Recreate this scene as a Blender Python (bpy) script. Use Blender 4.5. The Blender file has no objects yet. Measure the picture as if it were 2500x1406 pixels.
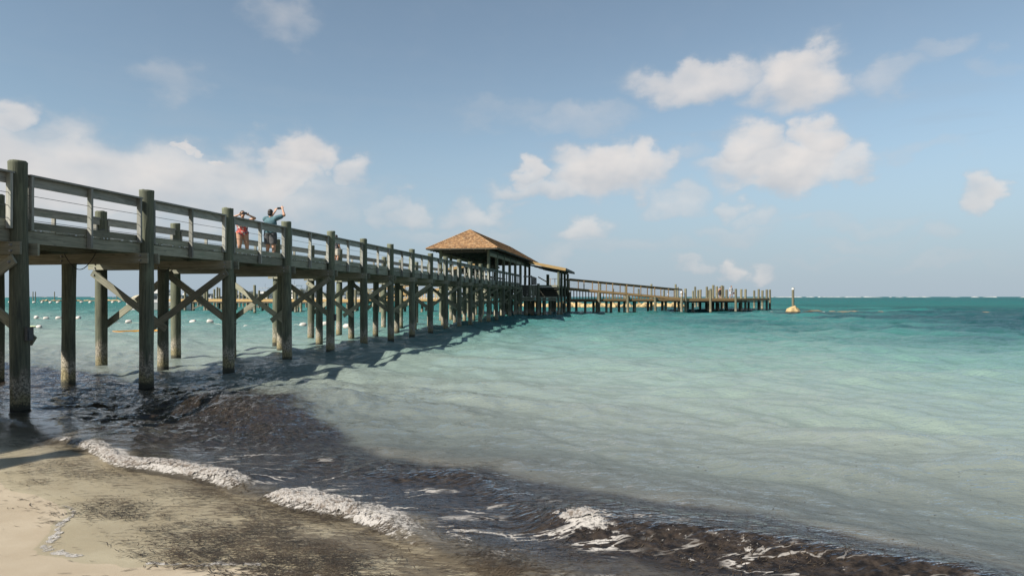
import bpy, bmesh, math, random
import numpy as np
from mathutils import Vector, Matrix, Euler, noise as mnoise
R = math.radians
random.seed(7); rng = np.random.default_rng(11)
sc = bpy.context.scene
COL = sc.collection

# ------------------------------------------------------------------ camera
FPX, HORIZON_Y, EYE = 1667.0, 724.0, 2.16
cd = bpy.data.cameras.new("camera"); cam = bpy.data.objects.new("camera", cd); COL.objects.link(cam)
cd.sensor_width = 36.0; cd.lens = 36.0 * FPX / 2500.0
cd.shift_y = (HORIZON_Y - 703.0) / 2500.0
cd.clip_start = 0.1; cd.clip_end = 30000
cam.location = (0, 0, EYE); cam.rotation_euler = (R(90), 0, 0)
sc.camera = cam
def at(px, py, Y=None, z=None):
    """point of the place seen at a photograph pixel, at depth Y or on height z"""
    if Y is None: Y = (EYE - z) * FPX / (py - HORIZON_Y)
    return Vector(((px - 1250.0) / FPX * Y, Y, EYE - (py - HORIZON_Y) / FPX * Y))

# ------------------------------------------------------------------ sky, sun, exposure
SUN_EL, SUN_A = R(41), R(53)
SDIR = Vector((-math.sin(SUN_A) * math.cos(SUN_EL), -math.cos(SUN_A) * math.cos(SUN_EL), math.sin(SUN_EL)))
sc.view_settings.view_transform = 'Standard'; sc.view_settings.look = 'None'
sc.view_settings.gamma = 1.0; sc.view_settings.use_curve_mapping = False
sc.view_settings.exposure = 0.85
sl = bpy.data.lights.new("sun", 'SUN'); sl.energy = 5.0; sl.angle = R(0.53); sl.color = (1.0, 0.92, 0.80)
so = bpy.data.objects.new("sun", sl); COL.objects.link(so); so.location = SDIR * 60
so.rotation_euler = SDIR.to_track_quat('Z', 'Y').to_euler()

class NT:
    """small node-tree helper"""
    def __init__(s, tree, k=1.0): s.k = k; s.t = tree; s.n = tree.nodes; s.l = tree.links
    def new(s, typ, **kw):
        nd = s.n.new(typ)
        for k, v in kw.items(): setattr(nd, k, v)
        return nd
    def put(s, sock, v):
        if isinstance(v, bpy.types.NodeSocket): s.l.new(v, sock)
        elif v is not None: sock.default_value = v
    def math(s, op, a, b=None, c=None, clamp=False):
        nd = s.new('ShaderNodeMath', operation=op, use_clamp=clamp)
        s.put(nd.inputs[0], a); s.put(nd.inputs[1], b); s.put(nd.inputs[2], c)
        return nd.outputs[0]
    def vm(s, op, a, b=None, scale=None):
        nd = s.new('ShaderNodeVectorMath', operation=op)
        s.put(nd.inputs[0], a)
        if b is not None: s.put(nd.inputs[1], b)
        if scale is not None: s.put(nd.inputs[3], scale)
        return nd.outputs[1] if op in ('LENGTH', 'DOT_PRODUCT', 'DISTANCE') else nd.outputs[0]
    def noise(s, vec, scale, detail=3, rough=0.5, col=False, dist=0.0, dim='3D'):
        nd = s.new('ShaderNodeTexNoise', noise_dimensions=dim); s.put(nd.inputs['Vector'], vec)
        nd.inputs['Scale'].default_value = scale; nd.inputs['Detail'].default_value = detail
        nd.inputs['Roughness'].default_value = rough; nd.inputs['Distortion'].default_value = dist
        return nd.outputs[1] if col else nd.outputs[0]
    def mr(s, v, a, b, c=0.0, d=1.0, smooth=True):
        nd = s.new('ShaderNodeMapRange', interpolation_type='SMOOTHSTEP' if smooth else 'LINEAR')
        s.put(nd.inputs[0], v)
        for i, q in enumerate((a, b, c, d)): s.put(nd.inputs[1 + i], q)
        return nd.outputs[0]
    def mix(s, f, a, b, typ='MIX'):
        nd = s.new('ShaderNodeMix', data_type='RGBA', blend_type=typ)
        s.put(nd.inputs[0], f)
        for i, q in ((6, a), (7, b)):
            s.put(nd.inputs[i], (*[v * s.k for v in q], 1.0) if isinstance(q, tuple) and len(q) == 3 else q)
        return nd.outputs[2]
    def ramp(s, v, stops, interp='LINEAR'):
        nd = s.new('ShaderNodeValToRGB'); cr = nd.color_ramp; cr.interpolation = interp
        while len(cr.elements) < len(stops): cr.elements.new(0.5)
        for e, (p, c) in zip(cr.elements, stops): e.position = p; e.color = (*[v * s.k for v in c], 1.0)
        s.put(nd.inputs[0], v); return nd.outputs[0]
    def comb(s, x, y, z):
        nd = s.new('ShaderNodeCombineXYZ')
        for i, q in enumerate((x, y, z)): s.put(nd.inputs[i], q)
        return nd.outputs[0]
    def sep(s, v):
        nd = s.new('ShaderNodeSeparateXYZ'); s.put(nd.inputs[0], v); return nd.outputs

world = bpy.data.worlds.new("World"); sc.world = world; world.use_nodes = True
def build_world():
    t = NT(world.node_tree); t.n.clear()
    out = t.new('ShaderNodeOutputWorld'); bg = t.new('ShaderNodeBackground'); t.l.new(bg.outputs[0], out.inputs[0])
    sky = t.new('ShaderNodeTexSky', sky_type='NISHITA'); sky.sun_disc = False
    sky.sun_elevation = SUN_EL; sky.sun_rotation = R(180 + 53); sky.altitude = 0; sky.air_density = 1.0
    sky.dust_density = 0.15; sky.ozone_density = 1.2
    # a little less saturated, as the photograph's air is
    hs = t.new('ShaderNodeHueSaturation'); hs.inputs['Saturation'].default_value = SKY_SAT; hs.inputs['Value'].default_value = 1.0
    t.l.new(sky.outputs[0], hs.inputs['Color'])
    skyc = t.mix(1.0, hs.outputs[0], SKY_TINT, 'MULTIPLY')
    d = t.vm('NORMALIZE', t.new('ShaderNodeTexCoord').outputs['Generated'])
    x, y, z = t.sep(d)
    az = t.math('ARCTAN2', x, y)
    # the cloud field seen ahead goes on round the horizon (mirrored every 76 degrees)
    az = t.math('SUBTRACT', t.math('PINGPONG', t.math('ADD', az, 0.67 + 1.34 * 4), 1.34), 0.67)
    el = t.math('ARCSINE', z)
    base = t.comb(az, t.math('MULTIPLY', el, 1.5), 0.0); p3 = base
    w1 = t.noise(p3, 12.0, 5, 0.52, col=True, dim='2D')
    warp = t.vm('MULTIPLY', t.vm('SUBTRACT', w1, (0.5, 0.5, 0.5)), (0.095, 0.085, 0))
    qa, qe, _ = t.sep(t.vm('ADD', t.comb(az, el, 0.0), warp))
    qa = t.comb(qa, qa, qa); qe = t.comb(qe, qe, qe)
    best = None; btop = None; cl = list(CLOUDS)
    while len(cl) % 3: cl.append((0, 5000, 10, 10, 0))
    for g in range(0, len(cl), 3):      # three clouds at a time, one in each component
        P = []
        for (cx, cy, rx, ry, inten) in cl[g:g + 3]:
            a0 = math.atan2(cx - 1250, FPX); e0 = math.atan2(HORIZON_Y - cy, math.hypot(FPX, cx - 1250)); ca = math.cos(a0)
            P.append((a0, e0, FPX / rx / ca / ca / 1.02, FPX / ry / ca / 1.02, inten))
        va = t.vm('MULTIPLY', t.vm('SUBTRACT', qa, tuple(q[0] for q in P)), tuple(q[2] for q in P))
        ve = t.vm('MULTIPLY', t.vm('SUBTRACT', qe, tuple(q[1] for q in P)), tuple(q[3] for q in P))
        nd = t.new('ShaderNodeVectorMath', operation='MULTIPLY_ADD'); t.put(nd.inputs[0], va); t.put(nd.inputs[1], va); t.put(nd.inputs[2], t.vm('MULTIPLY', ve, ve))
        mr = t.new('ShaderNodeMapRange', data_type='FLOAT_VECTOR', interpolation_type='SMOOTHSTEP')
        t.put(mr.inputs[6], nd.outputs[0])
        for kk, val in ((7, (2.0, 2.0, 2.0)), (8, (0.0, 0.0, 0.0)), (9, (0.0, 0.0, 0.0)), (10, tuple(q[4] for q in P))): mr.inputs[kk].default_value = val
        best = mr.outputs[1] if best is None else t.vm('MAXIMUM', best, mr.outputs[1])
        up = t.new('ShaderNodeVectorMath', operation='MULTIPLY_ADD'); t.put(up.inputs[0], ve); up.inputs[1].default_value = (0.42, 0.42, 0.42); up.inputs[2].default_value = (0.62, 0.62, 0.62)
        up = t.vm('MULTIPLY', up.outputs[0], mr.outputs[1]); btop = up if btop is None else t.vm('MAXIMUM', btop, up)
    b3 = t.sep(best); D = t.math('MAXIMUM', t.math('MAXIMUM', b3[0], b3[1]), b3[2])
    b4 = t.sep(btop); T = t.math('DIVIDE', t.math('MAXIMUM', t.math('MAXIMUM', b4[0], b4[1]), b4[2]), t.math('MAXIMUM', D, 0.02))
    fine = t.noise(p3, 19.0, 5, 0.56, dim='2D')
    dens = t.math('ADD', D, t.math('MULTIPLY', t.math('SUBTRACT', fine, 0.5), 0.32))
    alpha = t.mr(dens, -0.05, 1.15, 0.0, 0.90)
    # thin veil low over the horizon and streaks higher up
    veil = t.noise(t.comb(t.math('MULTIPLY', az, 2.2), t.math('MULTIPLY', el, 13.0), 4.1), 2.6, 3, 0.55, dim='2D')
    lowm = t.mr(el, 0.36, 0.02, 0.0, 1.0)
    veil = t.math('MULTIPLY', t.mr(veil, 0.36, 0.72, 0.0, 0.6), lowm)
    # light from the upper left: compare the billows with themselves a little towards the sun
    off = t.vm('ADD', p3, (-0.014, 0.022, 0.0))
    f2 = t.noise(off, 11.0, 3, 0.5, dim='2D'); f1 = t.noise(p3, 11.0, 3, 0.5, dim='2D')
    lit = t.mr(t.math('SUBTRACT', f1, f2), -0.16, 0.16, 0.0, 1.0, smooth=False)
    lit = t.math('ADD', t.math('MULTIPLY', lit, 0.42), t.mr(T, 0.15, 0.95, 0.0, 0.66), clamp=True)
    ccol = t.mix(lit, CLOUD_DARK, CLOUD_LIT)
    ccol = t.mix(t.mr(dens, 0.15, 0.75, 0.0, 1.0), CLOUD_DARK, ccol)
    c = t.mix(t.math('MAXIMUM', veil, t.mr(el, 0.27, -0.01, 0.0, 0.92)), skyc, VEIL)
    c = t.mix(alpha, c, ccol)
    t.l.new(c, bg.inputs['Color']); bg.inputs['Strength'].default_value = SKY_STR
SKY_SAT, SKY_STR = 0.68, 0.055
CLOUD_LIT, CLOUD_DARK, VEIL = (8.3, 7.75, 7.35), (5.4, 5.6, 5.95), (3.7, 4.55, 5.5)
SKY_TINT = (0.97, 1.13, 1.17)
CLOUDS = [  # centre x, y, half width, half height, weight of each cloud as the photograph shows it
 (-60,430,420,130,.92),(300,440,330,100,.86),(120,350,200,60,.60),(560,440,190,80,.78),(10,285,70,60,.8),(735,375,75,60,1.05),
 (690,430,80,45,.9),(855,415,62,36,.72),(415,363,42,13,.95),(510,376,34,14,.95),(420,205,85,40,.40),(690,40,75,50,.42),(600,500,280,75,.68),(250,540,330,80,.62),(780,470,160,60,.5),
 (1480,420,150,62,1.05),(1590,400,62,50,.95),(1500,385,60,45,.95),(1285,412,38,32,.85),(1340,455,110,30,.78),(1640,492,80,34,.6),(1430,560,85,38,.74),
 (1830,370,80,68,1.0),(1900,410,170,52,1.05),(1985,362,68,60,1.05),(2060,412,75,34,.8),(1700,200,165,42,.85),(1950,195,110,78,1.05),(1945,150,70,45,.9),
 (2150,185,110,38,.5),(2270,128,70,30,.42),(1420,292,150,30,.42),(1220,272,110,26,.3),(2385,470,48,46,.85),(1000,522,60,36,.6),(930,520,50,28,.5),(1160,530,80,38,.6),
 (1225,502,40,28,.55),(1780,502,40,28,.62),(1860,520,50,22,.48),(1690,658,40,20,.55),(1765,652,34,28,.74),(1840,656,44,22,.62),(2290,580,50,26,.42),(1820,560,90,26,.45),
 (1660,380,70,25,.4),(2250,385,130,24,.34),(2440,160,90,26,.3),(2100,600,160,16,.3),(1990,640,120,12,.25),(1480,610,230,26,.40),(2080,545,170,24,.36),(1120,585,150,26,.42),(2300,650,180,16,.3)]
build_world()
world.cycles.sampling_method = 'MANUAL'; world.cycles.sample_map_resolution = 512

sc.cycles.max_bounces = 6; sc.cycles.diffuse_bounces = 3; sc.cycles.glossy_bounces = 3; sc.cycles.transparent_max_bounces = 8
sc.cycles.sample_clamp_direct = 6.0; sc.cycles.caustics_reflective = False; sc.cycles.caustics_refractive = False

# ------------------------------------------------------------------ helpers
def tag(o, label=None, cat=None, group=None, kind=None):
    if label: o["label"] = label
    if cat: o["category"] = cat
    if group: o["group"] = group
    if kind: o["kind"] = kind
    return o
def empty(name, loc=(0, 0, 0), rz=0.0):
    o = bpy.data.objects.new(name, None); COL.objects.link(o); o.location = loc; o.rotation_euler = (0, 0, rz)
    o.empty_display_size = 0.2
    return o
def link(name, me, mat=None, parent=None, loc=(0, 0, 0), rot=None):
    o = bpy.data.objects.new(name, me); COL.objects.link(o)
    if mat is not None and len(me.materials) == 0: me.materials.append(mat)
    if parent is not None: o.parent = parent
    o.location = loc
    if rot is not None: o.rotation_euler = rot
    return o
def mesh(name, verts, faces, smooth=False):
    me = bpy.data.meshes.new(name); me.from_pydata([tuple(v) for v in verts], [], faces); me.update()
    if smooth: me.polygons.foreach_set("use_smooth", [True] * len(me.polygons))
    return me
BOXF = [(0, 3, 2, 1), (4, 5, 6, 7), (0, 1, 5, 4), (1, 2, 6, 5), (2, 3, 7, 6), (3, 0, 4, 7)]
def boxv(cx, cy, cz, sx, sy, sz):
    x, y, z = sx / 2, sy / 2, sz / 2
    return [(cx - x, cy - y, cz - z), (cx + x, cy - y, cz - z), (cx + x, cy + y, cz - z), (cx - x, cy + y, cz - z),
            (cx - x, cy - y, cz + z), (cx + x, cy - y, cz + z), (cx + x, cy + y, cz + z), (cx - x, cy + y, cz + z)]
class MB:
    def __init__(s): s.v = []; s.f = []
    def add(s, v, f):
        b = len(s.v); s.v += [tuple(q) for q in v]; s.f += [tuple(i + b for i in q) for q in f]
    def box(s, c, size, M=None):
        v = boxv(*c, *size)
        if M is not None: v = [M @ Vector(q) for q in v]
        s.add(v, BOXF)
    def bar(s, a, b, w, h):
        a = Vector(a); b = Vector(b); d = b - a
        M = Matrix.Translation((a + b) / 2) @ d.to_track_quat('X', 'Z').to_matrix().to_4x4()
        s.add([M @ Vector(q) for q in boxv(0, 0, 0, d.length, w, h)], BOXF)
    def tube(s, pts, r, n=8, cap=True):
        pts = [Vector(p) for p in pts]; rs = r if isinstance(r, (list, tuple)) else [r] * len(pts)
        rings = []
        for i, p in enumerate(pts):
            d = (pts[min(i + 1, len(pts) - 1)] - pts[max(i - 1, 0)]).normalized()
            a = d.orthogonal().normalized() if i == 0 else (prev - d * prev.dot(d)).normalized()
            prev = a; b = d.cross(a)
            rings.append([p + (a * math.cos(2 * math.pi * k / n) + b * math.sin(2 * math.pi * k / n)) * rs[i] for k in range(n)])
        v = [q for g in rings for q in g]; f = []
        for i in range(len(pts) - 1):
            for k in range(n):
                k2 = (k + 1) % n; f.append((i * n + k, i * n + k2, (i + 1) * n + k2, (i + 1) * n + k))
        if cap: f.append(tuple(range(n))[::-1]); f.append(tuple((len(pts) - 1) * n + k for k in range(n)))
        s.add(v, f)
    def build(s, name, mat, parent=None, loc=(0, 0, 0), rot=None, smooth=False):
        return link(name, mesh(name, s.v, s.f, smooth), mat, parent, loc, rot)
# ------------------------------------------------------------------ materials
ALB = 0.8      # all surface colours below are scaled by this to suit the exposure
def newmat(name):
    m = bpy.data.materials.new(name); m.use_nodes = True
    t = NT(m.node_tree, ALB); t.n.clear()
    out = t.new('ShaderNodeOutputMaterial'); p = t.new('ShaderNodeBsdfPrincipled'); t.l.new(p.outputs[0], out.inputs[0])
    return m, t, p, out
def simple(name, col, rough=0.6, var=0.12, scale=6.0, bump=0.0, metal=0.0):
    m, t, p, o = newmat(name)
    oc = t.new('ShaderNodeTexCoord').outputs['Object']
    n = t.noise(oc, scale, 5, 0.6)
    c = t.mix(t.mr(n, 0.3, 0.7), tuple(v * (1 - var) for v in col), tuple(min(1, v * (1 + var)) for v in col))
    t.put(p.inputs['Base Color'], c); p.inputs['Roughness'].default_value = rough; p.inputs['Metallic'].default_value = metal
    if bump:
        b = t.new('ShaderNodeBump'); b.inputs['Strength'].default_value = bump; b.inputs['Distance'].default_value = 0.02
        t.put(b.inputs['Height'], n); t.l.new(b.outputs[0], p.inputs['Normal'])
    return m
def wood(name, c1, c2, axis, dark=(0.04, 0.04, 0.03), fine=60.0, green=None):
    m, t, p, o = newmat(name)
    oc = t.new('ShaderNodeTexCoord').outputs['Object']
    rnd = t.new('ShaderNodeObjectInfo').outputs['Random']
    off = t.comb(t.math('MULTIPLY', rnd, 37.0), t.math('MULTIPLY', rnd, 91.0), t.math('MULTIPLY', rnd, 53.0))
    st = [fine, fine, fine]; st[axis] = fine * 0.035
    pc = t.vm('ADD', t.vm('MULTIPLY', oc, tuple(st)), off)
    g = t.noise(pc, 1.0, 4, 0.6)
    s2 = [5.0, 5.0, 5.0]; s2[axis] = 1.1
    blot = t.noise(t.vm('ADD', t.vm('MULTIPLY', oc, tuple(s2)), off), 1.0, 4, 0.6)
    c = t.mix(t.mr(g, 0.30, 0.68), c1, c2)
    c = t.mix(t.mr(blot, 0.56, 0.78, 0.0, 0.7), c, dark)
    if green: c = t.mix(t.mr(blot, 0.48, 0.28, 0.0, 0.7), c, green)
    vr = t.new('ShaderNodeTexVoronoi'); vr.inputs['Scale'].default_value = 1.0      # knots
    s3 = [7.0, 7.0, 7.0]; s3[axis] = 2.2
    t.put(vr.inputs['Vector'], t.vm('ADD', t.vm('MULTIPLY', oc, tuple(s3)), off))
    c = t.mix(t.mr(vr.outputs['Distance'], 0.16, 0.05, 0.0, 0.6), c, dark)
    hv = t.new('ShaderNodeHueSaturation'); t.put(hv.inputs['Color'], c)
    t.put(hv.inputs['Value'], t.mr(rnd, 0.0, 1.0, 0.68, 1.25, smooth=False)); c = hv.outputs[0]
    t.put(p.inputs['Base Color'], c); p.inputs['Roughness'].default_value = 0.85
    b = t.new('ShaderNodeBump'); b.inputs['Strength'].default_value = 0.5; b.inputs['Distance'].default_value = 0.006
    t.put(b.inputs['Height'], g); t.l.new(b.outputs[0], p.inputs['Normal'])
    return m
GREY = [wood("weathered_lumber_%s" % a, (0.2, 0.204, 0.152), (0.356, 0.352, 0.269), i, (0.0775, 0.0788, 0.06), 60, (0.15, 0.184, 0.129)) for i, a in enumerate("xyz")]
RAIL = [wood("grey_rail_lumber_%s" % a, (0.223, 0.23, 0.207), (0.402, 0.402, 0.363), i, (0.0895, 0.0895, 0.0782), 70, (0.19, 0.223, 0.178)) for i, a in enumerate("xyz")]
BROWN = [wood("brown_dock_lumber_%s" % a, (0.17, 0.111, 0.0467), (0.306, 0.204, 0.0935), i, (0.0595, 0.0425, 0.0213), 50) for i, a in enumerate("xyz")]
GOLD = [wood("golden_lumber_%s" % a, (0.336, 0.216, 0.08), (0.496, 0.344, 0.152), i, (0.192, 0.104, 0.04), 50) for i, a in enumerate("xyz")]
DARKW = [wood("dark_lumber_%s" % a, (0.055, 0.055, 0.045), (0.11, 0.105, 0.085), i, (0.025, 0.025, 0.02), 50) for i, a in enumerate("xyz")]  # darker lumber tone for roof undersides, under-beams and back panels
def grain(ms, sx, sy, sz):
    return ms[0 if sx >= sy and sx >= sz else (1 if sy >= sz else 2)]
_boxes = {}
def board(name, parent, c, s, ms, jit=0.0, rot=None):
    key = (round(s[0], 4), round(s[1], 4), round(s[2], 4), ms[0].name)
    if key not in _boxes:
        me = mesh(name, boxv(0, 0, 0, *s), BOXF); me.materials.append(grain(ms, *s)); _boxes[key] = me
    r = Euler(rot) if rot is not None else Euler((0, 0, 0))
    if jit: r = Euler((r.x + random.uniform(-jit, jit), r.y + random.uniform(-jit, jit), r.z + random.uniform(-jit, jit)))
    return link(name, _boxes[key], None, parent, c, r)

def pile_material(name, top1, top2, crust=0.75):
    m, t, p, o = newmat(name)
    oc = t.new('ShaderNodeTexCoord').outputs['Object']; rnd = t.new('ShaderNodeObjectInfo').outputs['Random']
    wz = t.sep(t.new('ShaderNodeNewGeometry').outputs['Position'])[2]
    off = t.comb(t.math('MULTIPLY', rnd, 37.0), t.math('MULTIPLY', rnd, 91.0), t.math('MULTIPLY', rnd, 53.0))
    g = t.noise(t.vm('ADD', t.vm('MULTIPLY', oc, (34, 34, 1.6)), off), 1.0, 5, 0.65)
    bl = t.noise(t.vm('ADD', t.vm('MULTIPLY', oc, (5, 5, 1.3)), off), 1.0, 4, 0.6)
    sp = t.noise(t.vm('ADD', oc, off), 26.0, 5, 0.7)
    c = t.mix(t.mr(g, 0.3, 0.7), top1, top2)
    c = t.mix(t.mr(bl, 0.52, 0.75, 0.0, 0.75), c, (0.05, 0.06, 0.05))
    c = t.mix(t.mr(bl, 0.45, 0.25, 0.0, 0.5), c, (0.22, 0.26, 0.17))
    lvl = t.math('ADD', wz, t.math('MULTIPLY', t.math('SUBTRACT', bl, 0.5), 1.1))
    lvl = t.math('ADD', lvl, t.math('MULTIPLY', t.math('SUBTRACT', sp, 0.5), 0.5))
    cr = t.mr(lvl, crust + 0.14, crust - 0.14)
    crc = t.mix(t.mr(sp, 0.44, 0.56), (0.15, 0.14, 0.105), (0.45, 0.41, 0.33))
    yel = t.mr(t.math('ADD', wz, t.math('MULTIPLY', t.math('SUBTRACT', bl, 0.5), 0.8)), crust * 0.62, crust * 0.3, 0.0, 0.75)
    crc = t.mix(yel, crc, t.mix(t.mr(sp, 0.38, 0.62), (0.13, 0.11, 0.05), (0.31, 0.265, 0.12)))
    c = t.mix(cr, c, crc)
    c = t.mix(t.mr(t.math('ADD', wz, t.math('MULTIPLY', t.math('SUBTRACT', sp, 0.5), 0.25)), 0.20, 0.08), c, (0.05, 0.05, 0.035))
    hv = t.new('ShaderNodeHueSaturation'); t.put(hv.inputs['Color'], c); t.put(hv.inputs['Value'], t.mr(rnd, 0, 1, 0.8, 1.2, smooth=False))
    t.put(p.inputs['Base Color'], hv.outputs[0]); p.inputs['Roughness'].default_value = 0.88
    b = t.new('ShaderNodeBump'); b.inputs['Strength'].default_value = 0.7; b.inputs['Distance'].default_value = 0.012
    t.put(b.inputs['Height'], t.math('ADD', g, t.math('MULTIPLY', t.math('MULTIPLY', sp, cr), 2.0))); t.l.new(b.outputs[0], p.inputs['Normal'])
    return m
PILE = pile_material("weathered_green_pile", (0.075, 0.088, 0.06), (0.175, 0.188, 0.128), 0.75)
PILE_FAR = pile_material("weathered_tan_pile", (0.12, 0.117, 0.075), (0.24, 0.225, 0.15), 0.45)
def pile_mesh(name, z0, z1, r, seed, mat, n=18, crown=True):
    rr = random.Random(seed); v = []; f = []
    zs = [z0 + (z1 - z0) * i / 13 for i in range(14)]; zs[-1] = z1 - 0.05; zs += [z1 - 0.012, z1]
    bx, by = rr.uniform(-.02, .02), rr.uniform(-.02, .02); ph = rr.uniform(0, 6)
    for i, z in enumerate(zs):
        u = (z - z0) / (z1 - z0); k = r * (1.07 - 0.10 * u) * (1 + 0.025 * math.sin(z * 2.1 + ph) + 0.012 * math.sin(z * 5.7 + ph * 2))
        if i == len(zs) - 3: k *= 1.02
        if i == len(zs) - 2: k *= 1.045
        if i == len(zs) - 1: k *= 0.93
        for j in range(n):
            a = 2 * math.pi * j / n; q = k * (1 + 0.02 * math.sin(2 * a + ph + z) + 0.012 * math.sin(5 * a + ph))
            zz = z + (rr.uniform(-.012, .012) if i >= len(zs) - 2 else 0)
            v.append((math.cos(a) * q + bx * math.sin(u * 3), math.sin(a) * q + by * math.sin(u * 3), zz))
    for i in range(len(zs) - 1):
        for j in range(n):
            j2 = (j + 1) % n; f.append((i * n + j, i * n + j2, (i + 1) * n + j2, (i + 1) * n + j))
    f.append(tuple((len(zs) - 1) * n + j for j in range(n)))
    me = mesh(name, v, f, True); me.polygons[len(f) - 1].use_smooth = False
    me.materials.append(mat); return me
# ------------------------------------------------------------------ the shore: beach, sea
SN = Vector((0.58, 0.81)).normalized()      # offshore direction
TN = Vector((SN.y, -SN.x))                  # along the shore
def hash2(ix, iy, seed):
    h = (ix.astype(np.int64) * 374761393 + iy.astype(np.int64) * 668265263 + seed * 1442695041) & 0xffffffff
    h = ((h ^ (h >> 13)) * 1274126177) & 0xffffffff
    return ((h ^ (h >> 16)) & 0xffffff) / float(0xffffff)
def vnoise(x, y, seed=0):
    ix = np.floor(x); iy = np.floor(y); fx = x - ix; fy = y - iy
    fx = fx * fx * (3 - 2 * fx); fy = fy * fy * (3 - 2 * fy)
    a = hash2(ix, iy, seed); b = hash2(ix + 1, iy, seed); c = hash2(ix, iy + 1, seed); d = hash2(ix + 1, iy + 1, seed)
    return (a * (1 - fx) + b * fx) * (1 - fy) + (c * (1 - fx) + d * fx) * fy
def fbm(x, y, seed=0, o=4):
    s = 0; a = 0.5; tot = 0
    for i in range(o):
        s = s + a * vnoise(x * 2 ** i + 17.3 * i, y * 2 ** i - 9.1 * i, seed + i); tot += a; a *= 0.5
    return s / tot
def sstep(a, b, x):
    u = np.clip((x - a) / (b - a), 0, 1); return u * u * (3 - 2 * u)
def st_of(X, Y):
    return SN.x * X + SN.y * Y, TN.x * X + TN.y * Y
def beach_z(X, Y):
    s, t = st_of(X, Y)
    s = s + 0.16 * (fbm(t * 0.6, s * 0.15, 5, 3) - 0.5) * 2
    s = s + (2.8 - np.interp(t, [-40, -12, -8.7, -7.5, -6.6, -5.6, -4.84, -3, 20], [2.9, 2.9, 2.75, 2.5, 2.35, 2.65, 3.05, 3.3, 3.3])) * (1 - sstep(3.2, 4.4, s))
    z = np.interp(s, [-60, -12, -2, 1.0, 2.8, 3.6, 4.2, 4.7, 6.0, 8.0, 14, 30, 70, 150, 9000], [3.0, 1.1, 0.34, 0.13, 0.018, -0.010, -0.035, -0.11, -0.34, -0.62, -1.0, -1.8, -3.2, -5, -9])
    return z + 0.02 * (fbm(X * 0.9, Y * 0.9, 3, 3) - 0.5) * np.clip((9 - s) / 6, 0, 1)
_wr = np.random.default_rng(5)
WAVES = []
for lam, amp, n in ((7.5, .040, 6), (4.2, .036, 8), (2.4, .026, 10), (1.3, .015, 12), (0.75, .0085, 14), (0.42, .0045, 14)):
    for i in range(n):
        l = lam * _wr.uniform(0.78, 1.28); th = math.atan2(-SN.y, -SN.x) + _wr.normal(0, 0.55) + 0.12
        WAVES.append((l, amp / math.sqrt(n) * 1.7, math.cos(th) * 2 * math.pi / l, math.sin(th) * 2 * math.pi / l, _wr.uniform(0, 6.28)))
def waves_at(X, Y, spacing):
    s, t = st_of(X, Y)
    shal = sstep(3.0, 11.0, s) * 0.85 + 0.15
    sea = 1.0 + 1.1 * sstep(15, 60, s) + 1.0 * sstep(90, 500, s)
    gust = 0.65 + 0.7 * fbm(X * 0.06, Y * 0.06, 21, 3)
    h = np.zeros_like(X)
    for l, a, kx, ky, ph in WAVES:
        fade = 1 - sstep(l / 6.0, l / 2.6, spacing)
        ph2 = kx * X + ky * Y + ph
        s_ = np.sin(ph2)
        h += a * fade * (s_ + 0.28 * np.cos(2 * ph2))
    return h * shal * sea * gust
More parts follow.
